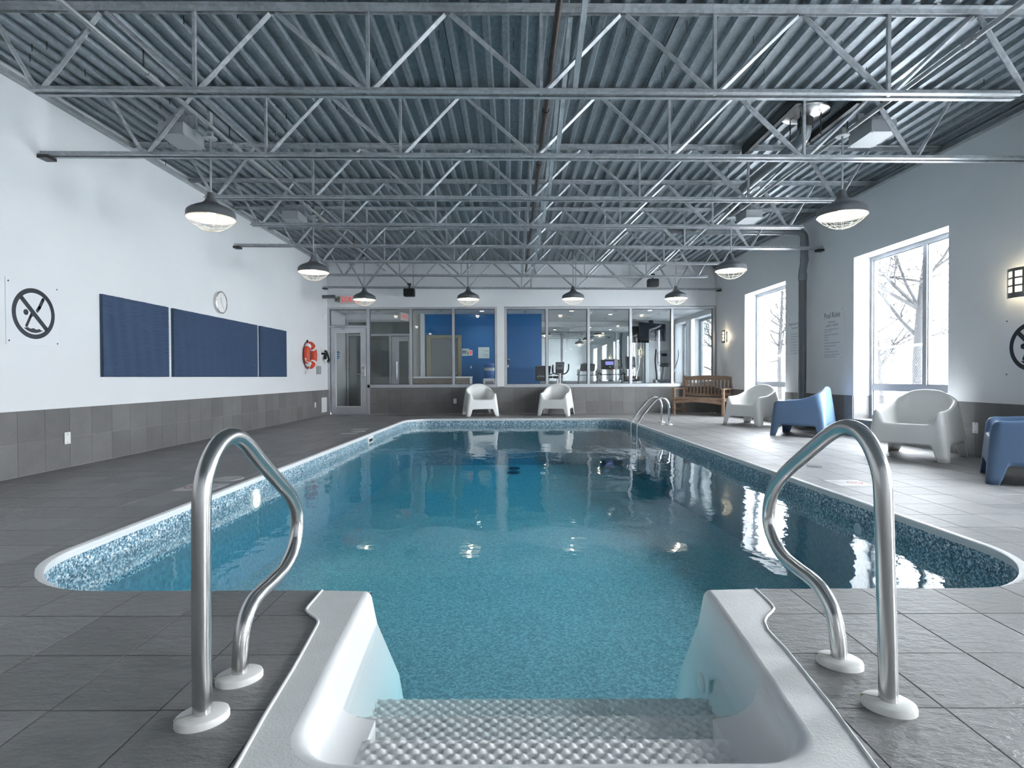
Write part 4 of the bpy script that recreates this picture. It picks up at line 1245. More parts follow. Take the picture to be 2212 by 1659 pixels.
o = left_thing('motion_sensor', 'small white sensor high on the left wall beside the door', 'sensor', 13.62, 2.38)
MB().bevbox((-.05, -.06, 0), (.05, .06, .05)).obj('housing', white_gloss, o)
def outlet(mat4, lab, blank=False):
    o = thing('wall_outlet', lab, 'outlet', group='wall outlet plates'); o.matrix_world = mat4
    MB().bevbox((-.038, -.060, 0), (.038, .060, .009), .003).obj('plate', white_gloss, o)
    for s_ in (-1, 1): MB().lathe([(0, .0105), (.004, .0105), (.005, .009)], (0, s_*.044, 0), 8).obj('screw', black_steel, o)
    return o
o = outlet(LB(5.73, .302, .017), 'white blank plate with faint print on the left tiled wainscot near the no diving sign')
text('lettering', 'GFCI', .014, khaki, o, basis((1, 0, 0), (0, 1, 0), (-.018, .024, .0095)))
outlet(LB(12.94, .28, .017), 'white plate low on the left tiled wainscot near the door')
o = left_thing('access_panel', 'white access plate on the tiles in the far left corner', 'panel', 13.57, .25)
MB().bevbox((-.18, -.18, .012), (.18, .18, .022)).obj('plate', sign_white, o)
o = thing('pipe_stub', 'short grey pipe stub high in the far left corner', 'pipe', (-4.50, 13.55, 2.86)); o.rotation_euler = (0, PI/2, 0)
MB().tube([(0, 0, -.08), (0, 0, .22)], .042, 14).obj('stub', pipe_dark, o, 40)

# ------------------------------------------------------------------ things on the right wall
RWA = math.atan(.0171)
def RB(y, z, o=0): return basis((math.sin(RWA), -math.cos(RWA), 0), (0, 0, 1), (RX(y)-o, y, z))   # looking at the right wall: right is towards the camera
def right_thing(name, lab, cat, y, z, group=None):
    o = thing(name, lab, cat, group=group); o.matrix_world = RB(y, z); return o
def sconce(y, z, lab):
    o = right_thing('wall_sconce', lab, 'wall lamp', y, z, 'steel wall sconces')
    n = 8; prof = [(-.105+.21*i/n, .075+.03*(1-((2*i/n)-1)**2)) for i in range(n+1)]
    MB().bevbox((-.06, -.12, .0), (.06, .12, .04)).obj('back_box', grey_metal, o)
    mb = MB()
    for x, d in prof: mb.v += [(x*.93, -.135, d-.014), (x*.93, .135, d-.014)]
    for i in range(n): mb.f.append((2*i, 2*i+2, 2*i+3, 2*i+1))
    mb.obj('diffuser', sconce_glow, o, True)
    def strip(x0, x1, z0, z1):
        m_ = 4; mb = MB(); f = lambda x: .075+.03*(1-(x/.105)**2)
        for i in range(m_+1):
            x = x0+(x1-x0)*i/m_; d = f(x); mb.v += [(x, z0, d), (x, z1, d), (x, z1, d-.004), (x, z0, d-.004)]
        for i in range(m_):
            for j in range(4): mb.f.append((i*4+j, i*4+4+j, i*4+4+(j+1) % 4, i*4+(j+1) % 4))
        mb.f += [(0, 1, 2, 3), (m_*4+3, m_*4+2, m_*4+1, m_*4)]; return mb
    for x0, x1 in ((-.105, -.078), (-.014, .014), (.078, .105)): strip(x0, x1, -.15, .15).obj('plate_bar', sconce_steel, o, 40)
    for z0, z1 in ((-.15, -.095), (-.037, -.018), (.041, .06), (.118, .15)):
        strip(-.105, .105, z0, z1).obj('plate_bar', sconce_steel, o, 40)
    l = bpy.data.lights.new('sconce_light', 'POINT'); l.energy = 4.0; l.color = (1, .84, .58); l.shadow_soft_size = .03
    lo = bpy.data.objects.new('sconce_light', l); COL.objects.link(lo); lo.parent = o; lo.location = (0, 0, .052)
sconce(13.25, 1.835, 'steel wall sconce with square openings near the bench in the far right corner')
sconce(5.70, 1.845, 'steel wall sconce with square openings at the right edge of the view')
o = right_thing('no_diving_sign', 'white no diving sign cut by the right edge of the view', 'sign', 5.60, 1.195)
MB().bevbox((-.31, -.312, 0), (.31, .312, .006), .001).obj('board', sign_white, o); no_diving(o, .308)
outlet(RB(6.24, .325, .017), 'white plate on the right tiled wainscot between the white and the blue chair')
o = right_thing('pool_rules_sign', 'white Pool Rules notice in English right of the drain pipe', 'sign', 9.00, 1.572)
MB().bevbox((-.312, -.415, 0), (.312, .415, .005), .001).obj('board', sign_white, o)
B2 = lambda x, y: basis((1, 0, 0), (0, 1, 0), (x, y, .0056))
text('lettering', 'Pool Rules', .128, ink, o, B2(0, .268), 'CENTER', .80)
text('lettering', 'Pool Hours:', .050, ink_grey, o, B2(0, .185), 'CENTER', .80)
text('lettering', '8:00 AM - 10:00 PM', .050, ink_grey, o, B2(0, .128), 'CENTER', .80)
rules = [('- There is no lifeguard on duty, swim', .075), ('  at your own risk.', .040), ('- Children must be accompanied by', -.010), ('  an adult.', -.045), ('- No diving.', -.092), ('- No children wearing diapers admitted.', -.142), ('- No glass containers allowed.', -.190), ('- No horseplay.', -.237), ('- No throwing furniture in the pool.', -.285), ('- People under the influence of alcohol', -.332), ('  are not allowed in the pool.', -.367)]
for s_, yy in rules: text('lettering', s_, .030, ink_grey, o, B2(-.225, yy), 'LEFT', .90)
for sx in (-1, 1):
    for sy in (-1, 1): MB().lathe([(0, .007), (.006, .007), (.007, .005)], (sx*.272, sy*.378, 0), 8).obj('screw', ink, o)
o = right_thing('pool_rules_sign', 'white pool rules notice in French half hidden behind the drain pipe', 'sign', 10.06, 1.575)
MB().bevbox((-.312, -.415, 0), (.312, .415, .005), .001).obj('board', sign_white, o)
text('lettering', 'Règlements de la piscine', .070, ink_grey, o, B2(-.295, .255), 'LEFT', .80)
text('lettering', 'Ouverture 8 h à 22 h', .052, ink_grey, o, B2(-.20, .185), 'LEFT', .85)
for i, s_ in enumerate(['Il n\'y a pas de sauveteur en service', 'Les enfants doivent être accompagnés', 'Défense de plonger', 'Aucun enfant en couches admis', 'Aucun contenant de verre', 'Défense de chahuter', 'Défense de lancer des meubles', 'Les gens sous l\'influence de l\'alcool']):
    text('lettering', s_, .028, ink_grey, o, B2(-.235, .085-.05*i), 'LEFT', .9)
for sx in (-1, 1):
    for sy in (-1, 1): MB().lathe([(0, .007), (.006, .007), (.007, .005)], (sx*.272, sy*.378, 0), 8).obj('screw', ink, o)

# ------------------------------------------------------------------ glazed partition in the back wall
FY0, FY1 = BY-.012, BY+.10
def mull(par, x, z0, z1, w_=.062, nm='mullion'): return MB().bevbox((x-w_/2, FY0, z0), (x+w_/2, FY1, z1), .003).obj(nm, alu, par)
def railx(par, x0, x1, z, h_=.05, nm='rail'): return MB().bevbox((x0, FY0, z-h_/2), (x1, FY1, z+h_/2), .003).obj(nm, alu, par)
def pane(par, x0, x1, z0, z1):
    MB().box((x0, BY+.040, z0), (x1, BY+.047, z1)).obj('pane', part_glass, par)
    mb = MB(); g_ = .010
    for a, b in (((x0, z0), (x1, z0+g_)), ((x0, z1-g_), (x1, z1)), ((x0, z0), (x0+g_, z1)), ((x1-g_, z0), (x1, z1))): mb.box((a[0], BY+.028, a[1]), (b[0], BY+.039, b[1]))
    mb.obj('gasket', gasket, par)
wA = struct('window_5', MB().bevbox((-4.584, FY0, 2.592), (-.376, FY1, 2.645), .003), alu)
railx(wA, -3.60, -.376, .692, .080)
mull(wA, -4.552, 0, 2.592, .064); mull(wA, -3.575, 0, 2.592, .075); mull(wA, -2.519, .732, 2.592); mull(wA, -1.465, .732, 2.592); mull(wA, -.408, .732, 2.592)
railx(wA, -4.52, -3.613, 2.172, .055)
pane(wA, -4.52, -3.613, 2.20, 2.592)
for a, b in ((-3.537, -2.55), (-2.488, -1.496), (-1.434, -.439)): pane(wA, a, b, .733, 2.592)
wB = struct('window_6', MB().bevbox((-.204, FY0, 2.582), (RX(BY)-.005, FY1, 2.635), .003), alu)
railx(wB, -.204, RX(BY)-.005, .692, .080)
xsB = [-.172, .85, 1.881, 2.923, 3.953, 4.985]
for x in xsB: mull(wB, x, .732, 2.582)
for a, b in zip(xsB, xsB[1:]): pane(wB, a+.031, b-.031, .733, 2.582)
# door in the partition
dr = struct('door_1', MB().bevbox((-4.50, BY+.0, .012), (-4.385, BY+.05, 2.140), .003), alu)
MB().bevbox((-3.755, BY, .012), (-3.625, BY+.05, 2.140), .003).obj('stile', alu, dr)
MB().bevbox((-4.385, BY, .012), (-3.755, BY+.05, .185), .003).obj('bottom_rail', alu, dr)
MB().bevbox((-4.385, BY, 2.03), (-3.755, BY+.05, 2.140), .003).obj('top_rail', alu, dr)
MB().box((-4.385, BY+.022, .185), (-3.755, BY+.028, 2.03)).obj('pane', part_glass, dr)
mb = MB()
for a, b in (((-4.385, .185), (-4.373, 2.03)), ((-3.767, .185), (-3.755, 2.03)), ((-4.373, .185), (-3.767, .197)), ((-4.373, 2.018), (-3.767, 2.03))): mb.box((a[0], BY+.004, a[1]), (b[0], BY+.02, b[1]))
mb.obj('glazing_bead', white_gloss, dr)
hd = MB().bevbox((-3.735, BY-.022, .93), (-3.655, BY, 1.18), .012).obj('lock_plate', steel_brushed, dr)
MB().tube(smooth_path([(-3.695, BY-.02, 1.0), (-3.695, BY-.065, 1.0), (-3.74, BY-.07, 1.0), (-3.83, BY-.065, 1.0)]), .011, 10).obj('lever', steel_brushed, hd, True)
MB().lathe([(0, .0), (.02, .0), (.02, .01), (0, .012)], n=16).obj('lock_cylinder', chrome, hd).matrix_local = basis((1, 0, 0), (0, 0, 1), (-3.695, BY-.022, 1.08))
cl = MB().bevbox((-4.40, BY-.055, 2.145), (-4.12, BY, 2.205), .006).obj('door_closer', grey_box, dr)
MB().bar((-4.30, BY-.05, 2.14), (-4.12, BY-.12, 2.105), .022, .01).obj('closer_arm', grey_box, cl); MB().bar((-4.12, BY-.12, 2.105), (-4.22, BY-.02, 2.10), .022, .01).obj('closer_arm', grey_box, cl)
mb = MB()
for i, (w_, zz) in enumerate(((.05, 1.54), (.075, 1.51), (.06, 1.47), (.07, 1.42), (.05, 1.38))): mb.box((-4.36, BY+.0205, zz), (-4.36+w_, BY+.0215, zz+.022))
mb.obj('door_sticker', blue_paint, dr)
MB().box((-4.50, BY-.01, 0), (-3.62, BY+.09, .012)).obj('threshold', alu, dr)
# sign, outlet, speakers
BB = lambda x, z, o=0: basis((1, 0, 0), (0, 0, 1), (x, BY-o, z))
ex = thing('exit_sign', 'lit red SORTIE exit sign above the glass door behind a pendant', 'exit sign'); ex.matrix_world = BB(-3.985, 2.83)
MB().bevbox((-.255, -.10, 0), (.255, .10, .07), .004).obj('housing', exit_face, ex)
text('lettering', 'SORTIE', .185, exit_red, ex, basis((1, 0, 0), (0, 1, 0), (0, -.063, .0712)), 'CENTER', .78)
cb = thing('camera_box', 'small beige box with a dark eye left of the SORTIE sign', 'camera'); cb.matrix_world = BB(-4.345, 2.84)
MB().bevbox((-.042, -.062, 0), (.042, .062, .05)).obj('housing', khaki, cb); MB().lathe([(0, .056), (.02, .055), (.022, .05)], (0, -.005, 0), 14).obj('eye', black, cb)
o = outlet(BB(-1.43, .315, .013), 'white electrical outlet on the dark back wall tiles left of the white chairs')
mb = MB()
for zz in (-.02, .02):
    mb.box((-.008, zz-.006, .009), (-.005, zz+.006, .0096)); mb.box((.005, zz-.006, .009), (.008, zz+.006, .0096))
mb.obj('slot', black, o)
def speaker(x, z, y, lab):
    o = thing('ceiling_speaker', lab, 'speaker', (x, y, z), 0, 'black speakers near the back wall')
    MB().bevbox((-.13, -.10, -.095), (.13, .10, .095), .03).obj('cabinet', black, o, 40); MB().bevbox((-.11, -.106, -.08), (.11, -.099, .08), .02).obj('grille', dark_rubber, o, 40)
    MB().tube([(0, 0, .08), (0, 0, .17)], .02, 8).obj('bracket', black_steel, o); MB().lathe([(.028, -.02), (.05, -.02), (.05, .02), (.028, .02)], (0, 0, .2), 16, closed=True).obj('clamp', black_steel, o)
speaker(-2.46, 2.93, 13.42, 'black speaker hanging below the last joist left of the second back row pendant')
speaker(3.36, 3.14, 13.44, 'black speaker hanging behind the joists left of the rightmost back row pendant')

# ------------------------------------------------------------------ rooms behind the glass
CY, GY, CZ = 15.4, 17.7, 2.635
struct('floor_2', MB().box((LW, BY+.14, -.05), (5.3, GY+.2, 0)), gym_floor_m)
cg = struct('ceiling_2', MB().box((LW-.2, BY+.14, CZ+.022), (5.5, GY+.2, CZ+.12)), ink_grey)
x = -4.55
while x < 5.1:
    for y0, y1 in ((BY+.141, 15.9), (15.902, GY)): MB().box((x+.006, y0, CZ), (min(x+.604, 5.05), y1, CZ+.02)).obj('panel', gyp_ceiling, cg)
    x += .61
wall_mid = struct('wall_inner', MB().box((-2.40, CY, 0), (.80, CY+.14, CZ+.02)), blue_paint)
MB().box((.66, CY+.14, 0), (.80, GY, CZ)).obj('return_face', beige_paint, wall_mid)
MB().box((-2.72, CY-.02, 0), (-2.50, CY+.14, CZ)).obj('pier', beige_paint, wall_mid)
MB().box((-2.50, CY-.16, 0), (-2.40, CY+.14, CZ)).obj('white_jamb', wall_white, wall_mid)
wall_far = struct('wall_gym', MB().box((.66, GY, 0), (5.5, GY+.14, CZ+.02)), wall_white)
gw = MB(); y = BY+.14
for a, b in GWIN: rquad(gw, y, a, .26, 2.50); y = b
rquad(gw, y, 18.0, .26, 2.50); rquad(gw, BY+.14, 18, -.05, .26); rquad(gw, BY+.14, 18, 2.50, 2.8)
wall_gr = struct('wall_gym_right', gw, wall_white)
for n, (a, b) in enumerate(GWIN): window(7+n, a, b, .26, 2.50, split=a+.5, pane=gym_glass)
mir = thing('wall_mirror', 'large mirror panels covering the fitness room back wall', 'mirror', (2.9, GY-.01, 1.5))
for a, b in ((.82, 1.70), (1.70, 2.92), (2.92, 4.05), (4.05, 4.30)):
    MB().box((a-2.9+.002, -.006, -1.35), (b-2.9-.002, 0, .985)).obj('mirror_panel', mirror_m, mir)
# second glazed screen of the vestibule
ws = struct('window_9', MB().bevbox((-4.56, CY, 2.43), (-2.72, CY+.1, 2.50), .003), alu)
MB().box((LW, CY, 2.50), (-2.72, CY+.1, CZ)).obj('header', wall_white, ws)
for x, z0, z1 in ((-4.53, 0, 2.43), (-3.36, 0, 2.05), (-2.755, 0, 2.43)): MB().bevbox((x-.03, CY, z0), (x+.03, CY+.1, z1), .003).obj('mullion', alu, ws)
MB().bevbox((-4.5, CY, 2.05), (-2.785, CY+.1, 2.10), .003).obj('rail', alu, ws)
MB().box((-4.5, CY+.05, 2.10), (-2.785, CY+.056, 2.43)).obj('pane', part_glass, ws); MB().box((-4.5, CY+.05, 0), (-3.39, CY+.056, 2.05)).obj('pane', part_glass, ws)
d2 = struct('door_2', MB().bevbox((-3.32, CY, .01), (-3.12, CY+.05, 2.03), .003), alu)
MB().bevbox((-2.86, CY, .01), (-2.79, CY+.05, 2.03), .003).obj('stile', alu, d2); MB().bevbox((-3.12, CY, .01), (-2.86, CY+.05, .2), .003).obj('bottom_rail', alu, d2); MB().bevbox((-3.12, CY, 1.90), (-2.86, CY+.05, 2.03), .003).obj('top_rail', alu, d2)
MB().box((-3.12, CY+.02, .2), (-2.86, CY+.026, 1.90)).obj('pane', part_glass, d2)
for yy in (-.05, .06):
    MB().tube(smooth_path([(-3.17, CY+yy*.2, 1.35), (-3.17, CY+yy, 1.35), (-3.17, CY+yy, 1.32), (-3.17, CY+yy, .85), (-3.17, CY+yy, .82), (-3.17, CY+yy*.2, .82)]), .014, 10).obj('pull_handle', chrome, d2, True)
MB().bevbox((-3.02, CY-.05, 2.045), (-2.80, CY, 2.10)).obj('door_closer', alu, d2)
struct('wall_corridor', MB().box((LW-.1, 17.2, 0), (.66, 17.3, CZ)), beige_paint)
iex = thing('exit_sign', 'inner exit sign seen edge on through the glass over the vestibule door', 'exit sign', (-2.86, 14.75, 2.50), 1.15)
MB().bevbox((-.17, -.025, -.10), (.17, .025, .10), .004).obj('housing', exit_face, iex)
text('lettering', 'SORTIE', .12, exit_red, iex, basis((1, 0, 0), (0, 0, 1), (0, -.026, -.04)), 'CENTER', .75)
# washroom door and notices on the blue wall
d3 = struct('door_3', MB().box((-2.24, CY-.012, 0), (-1.50, CY-.002, 1.98)), grey_door)
for a, b in (((-2.36, 0), (-2.24, 2.06)), ((-1.50, 0), (-1.40, 2.06)), ((-2.24, 1.98), (-1.50, 2.06))): MB().bevbox((a[0], CY-.045, a[1]), (b[0], CY, b[1]), .006).obj('jamb', khaki, d3)
MB().lathe([(0, 0), (.03, 0), (.03, .01), (0, .012)], n=14).obj('rose', chrome, d3).matrix_local = basis((1, 0, 0), (0, 0, 1), (-1.56, CY-.012, 1.02)); MB().tube([(-1.56, CY-.05, 1.02), (-1.67, CY-.05, 1.02)], .012, 8).obj('lever', chrome, d3)
CB = lambda x, z, o=0: basis((1, 0, 0), (0, 0, 1), (x, CY-o, z))
o = thing('washroom_sign', 'pale washroom sign with two figures and a wheelchair symbol on the blue wall', 'sign'); o.matrix_world = CB(-1.285, 1.59)
MB().bevbox((-.10, -.10, 0), (.10, .10, .006), .001).obj('board', pale_sign, o)
mb = MB()
def figure(mb, cx):
    mb.lathe([(0, .0072), (.013, .0072)], (cx, .048, 0), 12); mb.box((cx-.018, -.005, .0065), (cx+.018, .032, .0072)); mb.box((cx-.012, -.055, .0065), (cx-.002, -.005, .0072)); mb.box((cx+.002, -.055, .0065), (cx+.012, -.005, .0072))
figure(mb, -.068); figure(mb, -.018); mb.lathe([(0, .0072), (.010, .0072)], (.034, .045, 0), 12); mb.box((.030, -.012, .0065), (.039, .034, .0072)); mb.box((.035, -.016, .0065), (.062, -.007, .0072)); mb.bar((.060, -.012, .007), (.076, -.048, .007), .008, .001)
flat_ring(mb, .038, -.028, .020, .027, .0072, 20)
mb.obj('pictogram', navy_ink, o)
o = thing('alarm_station', 'small white and red wall box beside the washroom sign', 'box'); o.matrix_world = CB(-1.145, 1.575)
MB().bevbox((-.045, -.075, 0), (.045, .075, .05)).obj('housing', white_gloss, o); MB().box((-.012, -.05, .05), (.03, .06, .052)).obj('red_label', exit_red, o)
o = thing('notice_board', 'pale square notice with fine print on the blue wall above the water cooler', 'sign'); o.matrix_world = CB(-.79, 1.575)
MB().bevbox((-.152, -.152, 0), (.152, .152, .006), .001).obj('board', pale_sign, o)
for i, s_ in enumerate(('FITNESS ROOM', 'RULES')): text('lettering', s_, .026, navy_ink, o, basis((1, 0, 0), (0, 1, 0), (.13, .05-.028*i, .0065)), 'RIGHT', .9)
for i in range(6): text('lettering', ('Open daily to guests', 'Please wipe equipment', 'No food allowed', 'Children with an adult', 'Use at your own risk', 'Thank you')[i], .019, navy_ink, o, basis((1, 0, 0), (0, 1, 0), (.13, -.030-.019*i, .0065)), 'RIGHT', .9)
o = thing('light_switch', 'small white switch on the blue wall left of the water cooler', 'switch'); o.matrix_world = CB(-1.14, 1.18)
MB().bevbox((-.018, -.03, 0), (.018, .03, .01)).obj('plate', white_gloss, o)
ct = thing('reception_counter', 'low wood laminate counter with white top behind the glass', 'counter', (-1.8, 14.35, 0))
MB().bevbox((-.80, -.20, 0), (.72, .20, .885), .004).obj('front', laminate, ct); MB().bevbox((-.82, -.23, .885), (.76, .23, .925), .006).obj('counter_top', counter_white, ct); MB().bevbox((.72, -.21, 0), (.755, .21, .885), .003).obj('end_panel', counter_white, ct)
wc = thing('water_cooler', 'white water cooler with a blue bottle behind the glass', 'water cooler', (-.62, 15.05, 0))
MB().bevbox((-.165, -.16, 0), (.165, .16, .87), .03).obj('body', white_gloss, wc, 40); MB().box((-.11, -.164, .62), (.11, -.158, .80)).obj('tap_recess', grey_plastic, wc)
MB().lathe([(0, .87), (.10, .87), (.12, .91), (.135, .96), (.135, 1.03), (.128, 1.05), (.135, 1.07), (.135, 1.16), (.128, 1.18), (.135, 1.20), (.13, 1.26), (.10, 1.29), (.0, 1.295)], n=28).obj('bottle', water_blue, wc, 40)
MB().lathe([(.1365, 1.075), (.1365, 1.155)], n=28).obj('bottle_label', pale_sign, wc)
cbx = thing('brown_board', 'brown board leaning behind the water cooler', 'board', (-.40, 15.3, 0)); MB().box((-.05, -.02, 0), (.05, .02, 1.15)).obj('board', cardboard, cbx)
sc_ = thing('weighing_scale', 'beam weighing scale with white platform head at the pillar behind the glass', 'scale', (-.16, 14.7, 0))
MB().bevbox((-.02, -.03, 0), (.02, .03, 1.25)).obj('column', white_gloss, sc_); MB().bevbox((-.25, -.05, 1.16), (.06, .05, 1.22)).obj('beam', white_gloss, sc_); MB().bevbox((-.05, -.04, 1.26), (.02, .04, 1.36)).obj('poise', black, sc_); MB().box((-.08, -.02, 1.36), (.09, .0, 1.38)).obj('beam_bar', chrome, sc_); MB().bevbox((-.2, -.25, 0), (.2, .25, .08)).obj('platform', black, sc_)
for dx_ in (.045, .07): MB().lathe([(0, -.02), (.022, -.02), (.022, .02), (0, .02)], (dx_, 0, 1.31+.035*(dx_ < .05)), 14).obj('weight', black, sc_)
sd = thing('smoke_detector', 'white smoke detector on the fitness room ceiling', 'detector', (2.05, 15.0, CZ)); MB().lathe([(0, -.09), (.035, -.085), (.045, -.05), (.075, -.035), (.08, 0)], n=20).obj('housing', white_gloss, sd, 40)
# ceiling downlights
dls = [(-1.86, 14.6, 0, 'dark downlight above the reception counter'), (.34, 14.9, 0, 'dark downlight in front of the right blue wall'), (1.55, 14.75, 1, 'bright downlight nearest the glass above the upright bike'),
       (1.62, 15.6, 0, 'dark downlight in the middle of the row above the upright bike'), (1.68, 16.6, 0, 'dark downlight farthest from the glass above the upright bike'), (2.70, 14.75, 0, 'dark downlight nearest the glass above the treadmill'),
       (2.72, 15.6, 1, 'bright downlight in the middle of the row above the treadmill'), (2.75, 16.6, 0, 'dark downlight farthest from the glass above the treadmill'), (4.05, 14.75, 0, 'dark downlight nearest the glass before the television'),
       (4.07, 15.6, 0, 'dark downlight in the middle of the row before the television'), (4.0, 16.5, 0, 'dark downlight beside the television ceiling mount'), (3.6, 14.7, 2, 'bright downlight between treadmill and television, nearest the glass'),
       (-3.5, 14.6, 0, 'dark downlight in the vestibule before the inner glass door'), (-.8, 14.7, 2, 'bright downlight above the water cooler')]
for i, (x, y, lit, lab) in enumerate(dls):
    o = thing('downlight', 'recessed '+lab, 'lamp', (x, y, CZ), 0, 'recessed downlights behind the glazing')
    MB().lathe([(.055, -.004), (.085, -.004), (.088, 0)], n=24).obj('trim_ring', sign_white, o)
    MB().lathe([(0, -.003), (.056, -.003)], n=24).obj('lens', down_lit if lit else down_dark, o)
    if lit:
        l = bpy.data.lights.new('downlight_lamp', 'SPOT'); l.energy = 16; l.spot_size = 2.5; l.spot_blend = .6; l.color = (1, .97, .92); l.shadow_soft_size = .06
        lo = bpy.data.objects.new('downlight_lamp', l); COL.objects.link(lo); lo.parent = o; lo.location = (0, 0, -.02)
# television on its ceiling arm
tv = thing('television', 'dark television hung on a ceiling arm in the fitness room corner', 'television', (4.27, 17.15, 2.27), 0); tv.rotation_euler = (-.12, .05, .30)
MB().bevbox((-.46, -.02, -.27), (.46, .03, .27), .008).obj('case', black, tv); MB().box((-.445, -.0215, -.255), (.445, -.0205, .255)).obj('screen', black_glass, tv); MB().bevbox((-.06, .03, -.1), (.06, .10, .365)).obj('mount', black, tv)
# fitness machines
rb = thing('recumbent_bike', 'black recumbent bike seat back lettered TRUE behind the glass', 'exercise bike', (.765, 14.75, 0))
MB().bevbox((-.165, -.02, .80), (.165, .05, 1.20), .05).obj('seat_back', dark_rubber, rb, 40); MB().bevbox((-.2, .0, .55), (.2, .4, .63), .03).obj('seat', dark_rubber, rb, 40); MB().bevbox((-.08, -.2, .1), (.08, .9, .3), .03).obj('frame', grey_plastic, rb); MB().bevbox((-.03, .05, .3), (.03, .12, .85)).obj('post', grey_plastic, rb)
for yy in (-.3, .9): MB().bevbox((-.25, yy-.04, 0), (.25, yy+.04, .1)).obj('foot_bar', black, rb)
text('lettering', 'TRUE', .062, sign_white, rb, basis((1, 0, 0), (0, 0, 1), (-.085, -.0215, .90)), sx=.9, spacing=1.25)
MB().add([(-.125, -.0213, .90), (-.098, -.0213, .90), (-.098, -.0213, .945)], [(0, 1, 2)]).obj('emblem', sign_white, rb)
ub = thing('upright_bike', 'upright exercise bike with black console and curved handlebars behind the glass', 'exercise bike', (1.26, 15.0, 0))
MB().tube(smooth_path([(0, .12, .15), (0, .05, .75), (0, .0, 1.02)]), .04, 12).obj('post', white_gloss, ub, True)
MB().wedge([(-.115, -.05, 1.00), (.10, -.05, 1.00), (.10, .03, 1.02), (-.115, .03, 1.02)], [(-.10, .06, 1.30), (.13, .06, 1.30), (.13, .10, 1.29), (-.10, .10, 1.29)]).obj('console', black, ub)
MB().add([(-.088, -.012, 1.105), (.098, -.012, 1.105), (.106, .042, 1.265), (-.084, .042, 1.265)], [(0, 1, 2, 3)]).obj('console_face', grey_metal, ub); MB().add([(-.05, .012, 1.18), (.06, .012, 1.18), (.064, .028, 1.225), (-.047, .028, 1.225)], [(0, 1, 2, 3)]).obj('display', black_glass, ub)
MB().tube(smooth_path([(-.19, -.18, 1.22), (-.21, -.10, 1.08), (-.17, .0, .99), (0, .02, .97), (.17, .0, .99), (.23, -.10, 1.10), (.22, -.18, 1.24)]), .019, 10).obj('handlebar', black, ub, True)
MB().bevbox((-.09, .0, .1), (.09, .9, .45), .05).obj('drive_case', grey_plastic, ub); MB().bevbox((-.13, .65, .86), (.13, .9, .93), .03).obj('saddle', black, ub); MB().tube([(0, .75, .4), (0, .78, .87)], .025, 10).obj('seat_post', chrome, ub)
for yy in (.05, .85): MB().bevbox((-.25, yy-.04, 0), (.25, yy+.04, .1)).obj('foot_bar', black, ub)
MB().lathe([(0, -.07), (.05, -.05), (.07, 0), (.05, .05), (0, .07)], (.95-1.26, 1.3, .95), 16).obj('towel_holder', green_ball, ub, True)
tm = thing('treadmill', 'treadmill with lit blue console screen behind the glass', 'treadmill', (2.68, 15.3, 0))
MB().wedge([(-.27, -.02, 1.12), (.27, -.02, 1.12), (.22, .12, 1.10), (-.22, .12, 1.10)], [(-.25, .09, 1.37), (.25, .09, 1.37), (.25, .20, 1.35), (-.25, .20, 1.35)]).obj('console', black, tm)
cf = lambda x, z: (x, -.02+.11*(z-1.12)/.25-.003, z)
MB().add([cf(-.14, 1.225), cf(.08, 1.225), cf(.08, 1.325), cf(-.14, 1.325)], [(0, 1, 2, 3)]).obj('display', screen_lit, tm); MB().add([cf(-.05, 1.155), cf(.0, 1.155), cf(.0, 1.18), cf(-.05, 1.18)], [(0, 1, 2, 3)]).obj('start_key', simple('green key', (.1, .5, .15), .4), tm); MB().bevbox((-.02, -.05, 1.07), (.03, -.01, 1.10)).obj('stop_key', red_ink, tm)
MB().bevbox((-.16, .06, 1.36), (.16, .22, 1.40), .01).obj('reading_rack', grey_plastic, tm)
for s_ in (-1, 1):
    MB().tube(smooth_path([(s_*.33, .5, .12), (s_*.36, .2, .6), (s_*.30, .05, 1.12)]), .035, 10).obj('upright', grey_plastic, tm, True)
    MB().tube(smooth_path([(s_*.33, .08, .98), (s_*.34, -.05, 1.02), (s_*.32, -.35, .97)]), .022, 10).obj('handrail', black, tm, True)
    MB().tube(smooth_path([(s_*.33, .02, 1.0), (s_*.37, -.02, 1.12), (s_*.31, .08, 1.17)]), .016, 8).obj('grip', grey_plastic, tm, True)
MB().bar((-.30, -.02, .96), (.30, -.02, .96), .03, .03).obj('cross_bar', black, tm); MB().bevbox((-.36, -1.1, 0), (.36, .9, .17), .03).obj('deck', black, tm); MB().bevbox((-.34, .35, .17), (.34, .9, .32), .05).obj('motor_hood', grey_plastic, tm)
el = thing('elliptical_trainer', 'silver elliptical trainer with tall arms behind the glass beside the bench', 'exercise machine', (4.12, 15.45, 0))
MB().tube(smooth_path([(0, .25, .1), (0, .1, .7), (.06, .0, 1.25)]), .045, 12).obj('column', grey_plastic, el, True)
MB().wedge([(-.10, -.08, 1.25), (.22, -.08, 1.25), (.22, .08, 1.22), (-.10, .08, 1.22)], [(-.13, .02, 1.62), (.20, .02, 1.62), (.20, .12, 1.60), (-.13, .12, 1.60)]).obj('console', grey_metal, el)
MB().add([(-.03, -.025, 1.46), (.13, -.025, 1.46), (.13, -.006, 1.54), (-.03, -.006, 1.54)], [(0, 1, 2, 3)]).obj('display', black_glass, el); MB().bevbox((-.06, -.10, 1.17), (.16, .02, 1.28), .02).obj('cup_holder', black, el)
